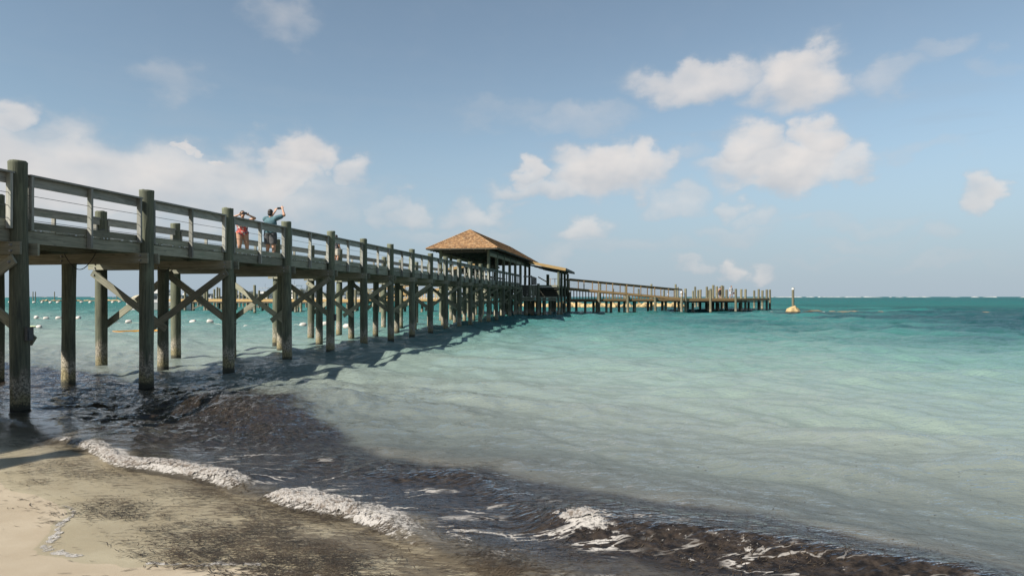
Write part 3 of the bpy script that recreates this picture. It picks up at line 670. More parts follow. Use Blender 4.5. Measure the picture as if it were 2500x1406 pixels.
# ------------------------------------------------------------------ the roofed pavilion over the pier
PAV = empty("pavilion", pw(-W / 2, 44.4, 3.46), -TH)
tag(PAV, "open pavilion with a hipped orange shingle roof over the pier's end", "pavilion")
PAVM = Matrix.Translation(Vector((W / 2, -44.4, -3.46)))           # pier frame -> pavilion frame
def pl(x, y, z): return PAVM @ Vector((x, y, z))
def shingle_material():
    m, t, p, o = newmat("cedar_shingle")
    g = t.new('ShaderNodeNewGeometry'); rnd = g.outputs['Random Per Island']
    oc = t.new('ShaderNodeTexCoord').outputs['Object']
    n = t.noise(oc, 3.0, 4, 0.6)
    c = t.ramp(rnd, [(0.0, (0.19, 0.105, 0.052)), (0.3, (0.28, 0.160, 0.075)), (0.6, (0.36, 0.210, 0.098)), (0.85, (0.45, 0.280, 0.140)), (1.0, (0.34, 0.250, 0.155))])
    c = t.mix(t.mr(n, 0.5, 0.75, 0.0, 0.4), c, (0.19, 0.13, 0.09))
    t.put(p.inputs['Base Color'], c); p.inputs['Roughness'].default_value = 0.85
    return m
SHINGLE = shingle_material()
def slope_shingles(mb, e0, e1, r0, r1, wid=0.17, expo=0.145, th=0.022):
    """courses of shingles over the quad eave e0-e1, ridge r0-r1 (r0 above e0)"""
    e0, e1, r0, r1 = map(Vector, (e0, e1, r0, r1)); ed = (e1 - e0); L = ed.length; ex = ed / L
    up0 = (r0 - e0) - ex * (r0 - e0).dot(ex); H = up0.length; up = up0 / H; nr = ex.cross(up)
    if nr.z < 0: nr = -nr
    xl = lambda v: (r0 - e0).dot(ex) * v / H; xr = lambda v: L + ((r1 - e1).dot(ex)) * v / H
    c = 0; v = -0.03
    while v < H - 0.02:
        a, b = xl(max(v, 0) + 0.02), xr(max(v, 0) + 0.02); x = a + random.uniform(-wid, 0) * 0.9
        lift = random.uniform(-.003, .004)
        while x < b:
            w = wid * random.uniform(0.7, 1.3); x0, x1 = max(x, a), min(x + w - 0.008, b)
            if x1 - x0 > 0.03:
                dv = random.uniform(-0.012, 0.012); lo = v + dv; hi = min(v + expo * 1.5, H)
                P0 = e0 + ex * x0 + up * lo; P1 = e0 + ex * x1 + up * lo; Q0 = e0 + ex * x0 + up * hi; Q1 = e0 + ex * x1 + up * hi
                h1 = nr * (th + 0.012 + lift + random.uniform(0, .006)); h2 = nr * 0.006
                mb.add([P0 + nr * 0.004, P1 + nr * 0.004, Q1, Q0, P0 + h1, P1 + h1, Q1 + h2, Q0 + h2], [(4, 5, 6, 7), (0, 1, 5, 4), (1, 2, 6, 5), (3, 0, 4, 7)])
            x += w
        v += expo; c += 1
EV, RZ = 6.12, 7.90
ya, yb, xa, xb = 43.3, 69.9, 0.95, -W - 0.95; rx = -W / 2; hip = 3.05
RA, RB = pl(rx, ya + hip, RZ), pl(rx, yb - hip, RZ)
c00, c10, c11, c01 = pl(xa, ya, EV), pl(xb, ya, EV), pl(xb, yb, EV), pl(xa, yb, EV)
dn = Vector((0, 0, -0.06))
rb = MB()
rb.add([c00, c10, c11, c01, RA, RB, c00 + dn, c10 + dn, c11 + dn, c01 + dn, RA + dn, RB + dn],
       [(1, 0, 4), (0, 3, 5, 4), (3, 2, 5), (2, 1, 4, 5), (6, 7, 10), (9, 6, 10, 11), (8, 9, 11), (7, 8, 11, 10), (0, 1, 7, 6), (3, 0, 6, 9), (2, 3, 9, 8), (1, 2, 8, 7)])
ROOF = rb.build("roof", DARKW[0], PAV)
sh = MB()
slope_shingles(sh, c10, c00, RA, RA); slope_shingles(sh, c00, c01, RA, RB); slope_shingles(sh, c11, c10, RB, RA); slope_shingles(sh, c01, c11, RB, RB)
sh.build("shingles", SHINGLE, ROOF)["kind"] = "stuff"
hc = MB()
for p, q in ((c00, RA), (c10, RA), (RA, RB), (c01, RB), (c11, RB)):
    d = (q - p); n = int(d.length / 0.16)
    for i in range(n):
        a_, b_ = p + d * (i / n), p + d * ((i + 1.35) / n); side = Vector((0, 0, 1)).cross(d).normalized() * 0.11
        if (b_ - p).length > d.length: b_ = q
        up_ = Vector((0, 0, 0.075)); lo = Vector((0, 0, 0.015))
        hc.add([a_ - side + lo, a_ + up_, a_ + side + lo, b_ - side + lo * 0.3, b_ + up_ * 0.72, b_ + side + lo * 0.3], [(0, 1, 4, 3), (1, 2, 5, 4), (0, 2, 1)])
hc.build("hip_caps", SHINGLE, ROOF)["kind"] = "stuff"
def fas(p, q, parent=PAV, h=0.07, ms=DARKW, name="fascia", dz=-0.06, th=0.03):
    m = MB(); m.bar(p + Vector((0, 0, dz)), q + Vector((0, 0, dz)), th, h); return m.build(name, ms[0], parent)
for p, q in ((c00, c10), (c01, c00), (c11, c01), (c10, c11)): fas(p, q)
post_me = [pile_mesh("post", 0.0, 2.62, 0.135, 60 + i, PILE, n=14) for i in range(3)]
for n in range(13, 21):
    for x in (0.0, -W): link("post", random.choice(post_me), None, PAV, pl(x, n * BAY, 3.46), (0, 0, random.uniform(0, 6)))
def val(x, y0, y1, z1, z0, mat, parent, name="valance", along='y'):
    """board with a sawtooth lower edge"""
    m = MB(); L = y1 - y0; n = max(2, int(L / 0.20)); v = []; f = []
    for i in range(n):
        a_, b_ = y0 + L * i / n, y0 + L * (i + 1) / n; mid_ = (a_ + b_) / 2
        for dx in (-.018, .018):
            v += [(x + dx, a_, z1), (x + dx, b_, z1), (x + dx, b_, z0 + 0.09), (x + dx, mid_, z0), (x + dx, a_, z0 + 0.09)]
        k = i * 10
        f += [(k, k + 1, k + 2, k + 3, k + 4), (k + 9, k + 8, k + 7, k + 6, k + 5), (k + 4, k + 3, k + 8, k + 9), (k + 3, k + 2, k + 7, k + 8)]
    m.add(v, f); o = m.build(name, mat, parent, PAVM @ Vector((0, 0, 0))); return o
for n in range(13, 20):
    for x in (0.0, -W):
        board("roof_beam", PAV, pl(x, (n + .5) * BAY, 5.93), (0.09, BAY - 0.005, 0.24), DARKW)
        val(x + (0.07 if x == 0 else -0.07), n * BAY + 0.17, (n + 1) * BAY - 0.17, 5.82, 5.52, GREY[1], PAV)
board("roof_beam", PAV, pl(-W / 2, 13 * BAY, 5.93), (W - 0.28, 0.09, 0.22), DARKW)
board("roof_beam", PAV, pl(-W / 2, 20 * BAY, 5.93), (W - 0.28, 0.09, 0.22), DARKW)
for i in range(30):
    y = ya + 1.1 + i * 0.85
    if y > yb - 1: break
    for sx in (-1, 1):
        hz = min(1.0, min(y - ya, yb - y) / hip); xe = rx + sx * 2.95; xr_ = rx + sx * 2.95 * (1 - hz)
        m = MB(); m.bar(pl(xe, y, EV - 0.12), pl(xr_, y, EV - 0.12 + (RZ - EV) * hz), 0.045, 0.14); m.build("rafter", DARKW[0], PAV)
for i in range(1, 6):
    x = xb + (xa - xb) * i / 6; k = 1 - abs(x - rx) / 3.02
    m = MB(); m.bar(pl(x, ya + 0.06, EV - 0.10), pl(x, ya + hip * k, EV - 0.12 + (RZ - EV) * k), 0.05, 0.12); m.build("rafter", GOLD[0], PAV)  # front rafters in bright lumber: their sunlit look is put into the colour
# benches and counter seen between the posts
for y in (48.0, 53.2, 58.0):
    m = MB(); m.box(pl(-W + 0.62, y, 3.93), (0.42, 1.7, 0.05)); m.box(pl(-W + 0.36, y, 4.2), (0.05, 1.7, 0.30))
    for dy in (-.7, .7): m.box(pl(-W + 0.62, y + dy, 3.69), (0.34, 0.07, 0.44))
    m.build("bench", GREY[1], PAV)

# ------------------------------------------------------------------ side wings of the pavilion (stair landings under lean-to roofs)
def wing(sx, label):
    """sx=+1 on the near side of the pier, -1 on the far side"""
    fx = (lambda q: q) if sx > 0 else (lambda q: -W - q)
    WP = empty("landing_wing", pw(fx(2.0), 69.0, 2.0), -TH); tag(WP, label, "landing")
    P = lambda x, y, z: Vector((fx(x) - fx(2.0), y - 69.0, z - 2.0))
    y0, y1 = 63.0, 75.4; z_in, z_out, x_out = 6.02, 5.22, 4.75
    m = MB(); a_, b_, c_, d_ = P(0.75, y0, z_in), P(x_out, y0, z_out), P(x_out, y1, z_out), P(0.75, y1, z_in)
    dz = Vector((0, 0, -0.09)); vs = [a_, b_, c_, d_, a_ + dz, b_ + dz, c_ + dz, d_ + dz]
    m.add(vs, BOXF); rf = m.build("roof", DARKW[0], WP)
    s2 = MB(); slope_shingles(s2, b_ if sx > 0 else c_, c_ if sx > 0 else b_, a_ if sx > 0 else d_, d_ if sx > 0 else a_); s2.build("shingles", SHINGLE, rf)["kind"] = "stuff"
    for nm, p, q, ms, h in (("rake_board", P(0.75, y0 - .03, z_in), P(x_out, y0 - .03, z_out), GOLD, 0.30), ("eave_board", P(x_out + .03, y0, z_out), P(x_out + .03, y1, z_out), DARKW, 0.24), ("rake_board", P(0.75, y1 + .03, z_in), P(x_out, y1 + .03, z_out), GREY, 0.22)):
        fas(p, q, rf, h, ms, nm, -0.12, 0.04)
    for y in (63.0 + .35, 66.6, 70.6, 75.0):
        link("post", pile_mesh("post", -5.4, 3.02 if y > 0 else 3, 0.15, int(y * 10), PILE, n=14), None, WP, P(3.95, y, 2.0))
    board("roof_beam", WP, P(3.95, 69.1, 5.12), (0.09, 12.1, 0.18), DARKW)
    for y in (63.3, 66.6, 70.6, 75.0): board("roof_beam", WP, P(2.35, y, 5.30), (3.1, 0.09, 0.16), DARKW, rot=(0, 0.2 * sx, 0))
    # upper floor, edge beam
    fl = MB()
    for i in range(84):
        y = 63.08 + 0.146 * i; fl.box(P(1.92, y, 3.40), (3.72, 0.14, 0.04))
    fl.build("floor_planks", GREY[0], WP)["kind"] = "stuff"
    board("edge_beam", WP, P(2.85, 62.96, 3.29), (1.95, 0.05, 0.19), GREY); board("edge_beam", WP, P(3.82, 69.2, 3.27), (0.05, 12.0, 0.2), GREY)
    # vertical boards closing the space below the landing
    for i in range(13):
        x = -0.45 + 0.163 * i + 0.08; h = 1.20 + random.uniform(-.03, .03)
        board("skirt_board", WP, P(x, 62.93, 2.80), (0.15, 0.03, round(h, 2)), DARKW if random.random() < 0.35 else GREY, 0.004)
    for x in (1.78, -0.52): link("pile", pile_mesh("pile", -5.4, 1.58, 0.155, 77 + int(x * 3), PILE, n=14), None, WP, P(x, 62.85, 2.0))
    for z, ms, dy in ((2.06, GREY, 0.0), (1.80, GREY, 0.06)):
        board("floor_beam", WP, P(0.62, 62.84 + dy, z), (2.0, 0.06, 0.2), ms); board("floor_beam", WP, P(2.86, 62.84 + dy, z), (1.95, 0.06, 0.2), ms)
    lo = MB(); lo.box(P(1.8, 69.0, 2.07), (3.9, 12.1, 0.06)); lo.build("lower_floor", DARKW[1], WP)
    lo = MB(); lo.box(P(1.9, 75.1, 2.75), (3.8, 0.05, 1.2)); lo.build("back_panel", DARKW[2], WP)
    for i in range(4): board("lower_rail", WP, P(2.85, 63.1, 2.28 + 0.24 * i), (1.9, 0.035, 0.05), DARKW)
    for x, y in ((0.4, 63.3), (0.9, 64.2), (2.4, 63.4), (2.9, 64.0), (0.2, 66.6), (1.9, 66.6), (1.0, 70.6), (2.8, 70.6), (2.0, 75.0)):
        link("pile", pile_mesh("pile", -5.4, 0.0, 0.17, int(y * 7 + x * 3), PILE, n=12), None, WP, P(x, y, 2.03))
    # rails and the slanting stair panel
    for y0r, y1r in ((63.05, 63.05),):
        board("top_rail", WP, P(0.55, y0r, 4.36), (0.9, 0.04, 0.16), RAIL); board("rail_post", WP, P(0.98, y0r, 3.95), (0.09, 0.09, 1.05), RAIL)
    for i in range(5): board("stair_board", WP, P(1.05 + i * 0.11, 63.15, 3.92 - 0.02 * i), (0.1, 0.03, 0.95 - 0.04 * i), DARKW, 0.01)
    m = MB(); m.bar(P(1.55, 64.4, 4.35), P(2.6, 64.4, 3.75), 0.05, 0.12); m.build("stair_rail", BROWN[0], WP)
    board("top_rail", WP, P(2.8, 75.2, 4.42), (2.4, 0.1, 0.05), BROWN)
    for x in (1.7, 2.3, 3.0, 3.7): board("rail_post", WP, P(x, 75.2, 3.9), (0.07, 0.07, 1.0), BROWN)
    link("post", pile_mesh("post", 0.0, 1.25, 0.17, 5, PILE, n=12), None, WP, P(2.45, 66.0, 3.42))
    return WP
wing(1, "stair landing under a lean-to roof beside the open water")
wing(-1, "stair landing under a lean-to roof behind the pavilion")
ORD = "first second third fourth fifth sixth seventh eighth ninth tenth eleventh twelfth thirteenth fourteenth fifteenth sixteenth seventeenth eighteenth nineteenth twentieth twenty-first twenty-second twenty-third twenty-fourth".split()
def ranks(xs):
    o = sorted(range(len(xs)), key=lambda i: xs[i]); r = [0] * len(xs)
    for k, i in enumerate(o): r[i] = k
    return r
# ------------------------------------------------------------------ ramps, dock and jetty behind the pavilion
def frame(a, b):
    a, b = Vector(a), Vector(b); d = b - a; rz = math.atan2(d.y, d.x); return a, d.length, rz
def ramp(a, b, zs, ze, label, side, mats, lower=1.88):
    """boarded ramp from a (deck height zs) to b (ze); its camera side is at local -y"""
    o, L, rz = frame(a, b); ROOT = empty("ramp", (o.x, o.y, lower), rz); tag(ROOT, label, "ramp")
    sl = math.atan2(ze - zs, L); Wd = 2.3
    zz = lambda x: zs + (ze - zs) * x / L - lower
    for y in (0.0, Wd):
        for nm, dz, s, oy in (("top_rail", 1.06, (0.045, 0.15), 0.03), ("rail_cap", 1.155, (0.16, 0.04), 0.0), ("rim_board", -0.12, (0.05, 0.27), -0.02)):
            m = MB(); m.bar((0, y + oy, zz(0) + dz), (L, y + oy, zz(L) + dz), s[0], s[1]); m.build(nm, (DARKW if nm == "rail_cap" else mats)[0], ROOT)
        n = int(L / 1.75)
        for i in range(n + 1):
            x = L * i / n; board("rail_post", ROOT, (x, y - 0.03, zz(x) + 0.52), (0.10, 0.085, 1.16), mats, 0.01)
        for k in range(5):
            m = MB(); h = 0.16 + 0.17 * k; m.tube([(0, y, zz(0) + h), (L, y, zz(L) + h)], 0.007, 5, False); m.build("cable_rail", CABLE, ROOT)
    dk = MB(); n = int(L / 0.15)
    for i in range(n):
        x = L * (i + .5) / n; M = Matrix.Translation((x, Wd / 2, zz(x))) @ Matrix.Rotation(-sl, 4, 'Y'); dk.box((0, 0, 0), (0.14, Wd - 0.06, 0.04), M)
    dk.build("deck_planks", mats[1], ROOT)["kind"] = "stuff"
    for y in (-0.01, Wd):
        n = int(L / 0.39)
        for i in range(n):
            x = L * (i + .5) / n; h = zz(x) - 0.25
            if h > 0.1 and y < 1: board("picket", ROOT, (x, y + 0.02, h / 2 - 0.0), (0.11, 0.045, round(h, 2)), mats, 0.004)
        board("level_beam", ROOT, (L / 2, y - 0.02, -0.14), (L, 0.06, 0.26), mats); 
    m = MB(); m.box((L / 2, Wd / 2, -0.34), (L, Wd - 0.2, 0.12)); m.build("under_beam", DARKW[0], ROOT)
    n = max(2, int(round(L / 3.6)))
    for i in range(n + 1):
        x = L * i / n
        for y in (-0.17, Wd + 0.1, Wd * .5):
            top = max(0.25, min(0.85, zz(x) - 0.28)) if y < 1 else -0.3
            link("pile", pile_mesh("pile", -5.5, top, 0.17, int(x * 9 + y * 5), PILE_FAR, n=12), None, ROOT, (x + random.uniform(-.2, .2), y, 0))
        if i < n:
            for y in (0.9, 2.0): link("pile", pile_mesh("pile", -5.5, -0.3, 0.17, int(x * 9 + y * 5), PILE_FAR, n=12), None, ROOT, (x + L / n * random.uniform(.35, .65), y, 0))
    return ROOT
ramp((7.24, 86.2), (22.3, 89.6), 3.28, 1.98, "brown timber ramp sloping down from the pavilion to the dock head", 1, BROWN)
ramp((-19.0, 90.5), (-8.4, 84.6), 1.98, 3.28, "golden timber ramp sloping up from the jetty to the pavilion", -1, GOLD)

def deck(name, poly, z, label, cat, mats, piles, pitch=0.15, fascia=0.28, wide=True):
    """level timber deck over a convex polygon with edge boards"""
    c = sum((Vector(p) for p in poly), Vector((0, 0))) / len(poly)
    ROOT = empty(name, (c.x, c.y, 0)); tag(ROOT, label, cat)
    P = [Vector((p[0] - c.x, p[1] - c.y, 0)) for p in poly]
    d = (P[1] - P[0]).normalized(); nr = Vector((-d.y, d.x, 0)); mb = MB()
    us = [p.dot(d) for p in P]; u = min(us) + pitch / 2
    while u < max(us):
        vs = []
        for i in range(len(P)):
            a, b = P[i], P[(i + 1) % len(P)]; ua, ub = a.dot(d), b.dot(d)
            if (ua - u) * (ub - u) <= 0 and ua != ub: k = (u - ua) / (ub - ua); vs.append((a + (b - a) * k).dot(nr))
        if len(vs) >= 2 and max(vs) - min(vs) > 0.2:
            v0, v1 = min(vs), max(vs); M = Matrix.Translation(d * u + nr * ((v0 + v1) / 2) + Vector((0, 0, z - 0.02))) @ Matrix.Rotation(math.atan2(d.y, d.x), 4, 'Z')
            mb.box((0, 0, 0), (pitch * 0.95, v1 - v0, 0.04), M)
        u += pitch
    mb.build("deck_planks", mats[1], ROOT)["kind"] = "stuff"
    for i in range(len(P)):
        a, b = P[i], P[(i + 1) % len(P)]
        m = MB(); m.bar(a + Vector((0, 0, z - 0.05 - fascia / 2)), b + Vector((0, 0, z - 0.05 - fascia / 2)), 0.06, fascia); m.build("edge_board", mats[0], ROOT)
    inn = [p * 0.985 for p in P]
    m = MB(); k = len(inn); m.add([p + Vector((0, 0, z - 0.42)) for p in inn] + [p + Vector((0, 0, z - 0.55)) for p in inn], [tuple(range(k)), tuple(range(2 * k - 1, k - 1, -1))] + [(i, (i + 1) % k, (i + 1) % k + k, i + k) for i in range(k)])
    m.build("under_beam", DARKW[0], ROOT)
    for i, (x, y, top) in enumerate(piles):
        link("pile", pile_mesh("pile", -6, top, 0.17, 300 + i, PILE_FAR, n=12), None, ROOT, (x - c.x, y - c.y, 0), (R(random.uniform(-.5, .5)), R(random.uniform(-.5, .5)), 0))
    return ROOT
def pp(px, base, top):
    """foot of a pile on the water at a photograph pixel, and its top height"""
    p = at(px, base, z=0.0); return (p.x, p.y, EYE + (HORIZON_Y - top) / FPX * p.y)
A_, B_, C_ = (22.5, 89.9), (30.6, 93.0), (39.6, 105.0)
HEADP = [pp(*q) for q in ((1674, 764, 704.6), (1735, 764, 705), (1796, 763, 705), (1810, 761.5, 706), (1820, 761, 706), (1852, 758.5, 706), (1872, 758.6, 707), (1879.5, 758, 707))]
LOWP = [(x, y, 1.3) for x, y in ((24.5, 92.5), (27, 94), (29, 96.0), (32.5, 97.4), (35, 101), (38.4, 106), (33.5, 107), (29, 102), (25.5, 99))]
DOCKT = deck("dock_head", [A_, B_, C_, (33.6, 110.0), (23.5, 98.2)], 1.90, "timber dock head with tall corner piles at the seaward end", "dock", BROWN, HEADP + LOWP)
# free mooring piles round the dock head
mo = [(1650, 752, 694), (1655, 750, 701), (1692, 751, 710), (1697.5, 752, 700), (1704, 750, 708), (1709.5, 759.5, 707), (1725.5, 757, 700), (1730, 756, 708), (1740.5, 760, 696), (1750, 760, 699), (1761.5, 757, 697), (1766, 755, 698), (1774.5, 760, 707), (1841.6, 754, 709), (1861, 755.5, 709), (1389, 748, 690), (1465, 752, 693), (1497, 750, 705), (1527, 752, 697), (1559, 752, 705), (1590, 752, 693.5), (1621, 751, 708)]
mr_ = ranks([q[0] for q in mo])
for i, q in enumerate(mo):
    x, y, top = pp(*q)
    o = link("mooring_pile", pile_mesh("mooring_pile", -6, top, 0.19, 500 + i, PILE_FAR, n=12), None, None, (x, y, 0), (R(random.uniform(-.8, .8)), R(random.uniform(-.8, .8)), 0))
    tag(o, "free-standing mooring pile behind the ramp and dock head, %s from the left" % ORD[mr_[i]], "mooring pile", "mooring piles behind the dock head")
# the low jetty running off to the boats
JP = []
for px, base, top in ((452, 759, 706), (500, 761, 700), (506, 761, 703), (570, 762, 708), (700, 763, 709), (735, 764, 708), (800, 764, 712), (868, 764, 707), (890, 765, 707), (930, 765, 708)): JP.append(pp(px, base, top))
J0, J1 = Vector((-19.0, 90.6)), Vector((-52.5, 104.5)); jd = (J1 - J0).normalized(); jn = Vector((jd.y, -jd.x)); jn = jn if jn.y > 0 else -jn
low = []
for i in range(13):
    for w in (0.3, 2.6):
        q = J0.lerp(J1, (i + .3) / 13) + jn * w; low.append((q.x, q.y, 1.25))
JET = deck("jetty", [J1, J0, J0 + jn * 3.0, J1 + jn * 3.0], 1.80, "low golden timber jetty on piles running towards the moored boats", "jetty", GOLD, JP + low, fascia=0.32)
jb = MB()
for i in range(0, 13, 2):
    a, b = J0.lerp(J1, (i + .3) / 13), J0.lerp(J1, (i + 1.3) / 13); c = (J0 + J0 + jn * 3 + J1 + J1 + jn * 3) / 4
    jb = MB(); jb.bar((a.x - c.x, a.y - c.y, 1.25), (b.x - c.x, b.y - c.y, 0.25), 0.06, 0.2); jb.build("brace", DARKW[0], JET)
mo = [(463, 752, 703), (523, 752, 706), (530, 751, 701), (536, 751, 703), (547, 751, 707), (556, 751, 708), (578, 751, 705), (585, 751, 709), (594, 752, 708), (603, 751, 710), (622, 764, 696), (632, 755, 709), (646, 751, 711), (654, 751, 710), (716, 756, 708), (722, 764, 706), (731, 752, 713), (748, 752, 716), (757, 752, 715), (484, 752, 708), (492, 752, 711), (375, 757, 706), (848, 752, 712), (914, 752, 707)]
mr_ = ranks([q[0] for q in mo])
for i, q in enumerate(mo):
    x, y, top = pp(*q)
    o = link("mooring_pile", pile_mesh("mooring_pile", -6, top, 0.18, 540 + i, PILE_FAR, n=12), None, None, (x, y, 0), (R(random.uniform(-.8, .8)), R(random.uniform(-.8, .8)), 0))
    tag(o, "mooring pile beside the low jetty seen under the pier, %s from the left" % ORD[mr_[i]], "mooring pile", "mooring piles along the jetty")

# ------------------------------------------------------------------ rocks
def rock_material(name, c1, c2, wet=0.25):
    m, t, p, o = newmat(name)
    oc = t.new('ShaderNodeTexCoord').outputs['Object']; wz = t.sep(t.new('ShaderNodeNewGeometry').outputs['Position'])[2]
    n = t.noise(oc, 2.2, 6, 0.65); n2 = t.noise(oc, 9.0, 5, 0.7)
    c = t.mix(t.mr(n, 0.3, 0.7), c1, c2); c = t.mix(t.mr(n2, 0.55, 0.75, 0, 0.6), c, tuple(q * 0.35 for q in c1))
    c = t.mix(t.mr(t.math('ADD', wz, t.math('MULTIPLY', n2, 0.2)), wet + 0.15, wet), c, (0.06, 0.05, 0.035))
    t.put(p.inputs['Base Color'], c); p.inputs['Roughness'].default_value = 0.9
    b = t.new('ShaderNodeBump'); b.inputs['Strength'].default_value = 0.8; b.inputs['Distance'].default_value = 0.06; t.put(b.inputs['Height'], n2); t.l.new(b.outputs[0], p.inputs['Normal'])
    return m
ROCK = rock_material("ochre_limestone", (0.36, 0.26, 0.12), (0.56, 0.42, 0.22))
DROCK = rock_material("dark_wet_rock", (0.12, 0.09, 0.06), (0.30, 0.23, 0.14), 0.10)
def rock_mesh(name, seed, sx, sy, sz, sub=3):
    bm = bmesh.new(); bmesh.ops.create_icosphere(bm, subdivisions=sub, radius=1.0); rr = random.Random(seed); o = Vector((rr.uniform(0, 99),) * 3)
    cuts = [(Vector((rr.uniform(-1, 1), rr.uniform(-1, 1), rr.uniform(-.2, 1))).normalized(), rr.uniform(0.62, 0.9)) for _ in range(7)]
    for v in bm.verts:
        for nrm, dd in cuts:
            e = v.co.dot(nrm) - dd
            if e > 0: v.co -= nrm * e * 0.9
        v.co *= 1 + 0.16 * mnoise.noise(v.co * 1.6 + o) + 0.07 * mnoise.noise(v.co * 4 + o)
        v.co = Vector((v.co.x * sx, v.co.y * sy, v.co.z * sz))
    me = bpy.data.meshes.new(name); bm.to_mesh(me); bm.free(); return me
rocks = [rock_mesh("breakwater_rock", 20 + i, 1.25, 1.0, 0.8) for i in range(8)]
for i in range(46):
    px = 1268 + i * 8.9 + random.uniform(-3, 3); p = at(px, 752.5, z=0.0)
    o = link("breakwater_rock", random.choice(rocks), ROCK, None, (p.x, p.y + random.uniform(-.6, 1.2) + (1.2 if i % 2 else 0), random.uniform(0.05, 0.35)), (random.uniform(-.3, .3), random.uniform(-.3, .3), random.uniform(0, 6)))
    k = random.uniform(0.75, 1.15); o.scale = (k, k, k)
    tag(o, "ochre limestone boulder of the breakwater seen under the ramp and dock", "rock", "boulders of the breakwater behind the dock")
p = at(1934, 764.5, z=0.0)
o = link("rock", rock_mesh("rock", 91, 1.05, 0.95, 1.15, 4), ROCK, None, (p.x, p.y, -0.05)); tag(o, "pointed ochre rock at the foot of the white-banded marker post", "rock")
p = at(1940.5, 762.5, z=0.0)
MK = empty("marker_post", (p.x, p.y + 0.6, 0)); tag(MK, "lone marker post with a white band standing out in the open water", "marker post")
top = EYE + 22 / FPX * (p.y + 0.6)
link("post", pile_mesh("post", -5, top, 0.165, 800, PILE_FAR, n=14), None, MK)
m = MB(); m.tube([(0, 0, top - 0.28), (0, 0, top - 0.06)], 0.178, 14, False); m.build("white_band", simple("white_paint", (0.78, 0.78, 0.76), 0.6, 0.06, 8), MK, smooth=True)
for i, (px, py, k) in enumerate(((1968, 763, .55), (1984, 761.5, .6), (1992, 762, .7), (2002, 761.5, .5), (2030, 762, .5), (2062, 763, .55), (2085, 762.5, .6), (2110, 763, .5), (2150, 763, .55), (2190, 763.5, .6), (2222, 763, .5), (2262, 763.2, .5), (2310, 763, .55), (2365, 763.5, .6), (2405, 764, .5))):
    p = at(px, py, z=0.0)
    o = link("reef_rock", rocks[i % 8] if i < 4 else rock_mesh("reef_rock", 140 + i, 1.6, 0.8, 0.42), (ROCK if i < 4 else DROCK), None, (p.x, p.y, 0.0 if i < 4 else 0.02), (0, 0, random.uniform(0, 6))); o.scale = (k * 1.3, k, k * (0.5 if i < 4 else 0.8))
    tag(o, "low rock awash in the reef line, %s out from the marker post" % ORD[i], "rock", "rocks awash in the reef line")
# low breakwater far out behind the pier's first bays
for i in range(34):
    px = 100 + i * 7.2 + random.uniform(-2, 2); p = at(px, 735.2 + random.uniform(-.4, .4), z=0.0)
    o = link("breakwater_rock", random.choice(rocks), DROCK, None, (p.x, p.y, 0.1), (0, 0, random.uniform(0, 6))); k = random.uniform(.5, 1.0); o.scale = (k * 1.5, k, k * random.uniform(.5, 1))
    tag(o, "small dark boulder in the far low breakwater beyond the swim buoys", "rock", "boulders of the far breakwater")
for i, (px, t_) in enumerate(((80.5, 712), (86.5, 712), (133, 712), (285, 716.5))):
    p = at(px, 735.0, z=0.0); o = link("channel_pole", pile_mesh("channel_pole", -5, EYE + (724 - t_) / FPX * p.y, 0.20, 820 + i, PILE_FAR, n=10), None, None, p)
    tag(o, ("thin pole in the far water, left one of a close pair", "thin pole in the far water, right one of a close pair", "single thin pole far out between the first two pier piles", "short pole far out beside the sunlit brace")[i], "pole", "channel poles")
# ------------------------------------------------------------------ surf on the far reef, far shore, trees
FOAMW = simple("white_surf", (0.42, 0.43, 0.43), 0.6, 0.05, 1.0)
def surf_line(name, specs, label):
    mb = MB()
    for (x, y, L, h, d) in specs:
        n = 14; v = []; f = []
        for i in range(n + 1):
            u = i / n; e = math.sin(math.pi * u) ** 0.6; hh = h * e * random.uniform(.45, 1.0); dd = d * (0.3 + 0.7 * e)
            v += [(x + L * (u - .5), y - dd * random.uniform(.7, 1.2), -0.1), (x + L * (u - .5), y - dd * .2, hh), (x + L * (u - .5), y + dd, -0.1)]
        for i in range(n):
            k = 3 * i; f += [(k, k + 3, k + 4, k + 1), (k + 1, k + 4, k + 5, k + 2)]
        mb.add(v, f)
    o = mb.build(name, FOAMW); tag(o, label, "surf", kind="stuff"); return o
sp = []
for i in range(85):
    px = random.choice((random.uniform(1880, 2520), random.uniform(-40, 720), random.uniform(1880, 2200)));  Y = random.uniform(1700, 2200)
    sp.append(((px - 1250) / FPX * Y, Y, random.uniform(5, 40), 1.9 + random.uniform(-.6, 0.9), 8))
surf_line("reef_surf", sp, "thin white line of surf on the reef at the horizon")
sp = []
for i in range(60):
    px = random.choice((random.uniform(1800, 1925), random.uniform(1960, 2010), random.uniform(2040, 2220), random.uniform(2040, 2220), random.uniform(2330, 2420))); Y = 95 + random.uniform(-2, 2) - (px - 1880) * 0.001
    sp.append(((px - 1250) / FPX * Y, Y, random.uniform(0.4, 1.8), random.uniform(.05, .16), 0.25))
surf_line("reef_wash", sp, "white wash breaking over the reef line beside the marker post")

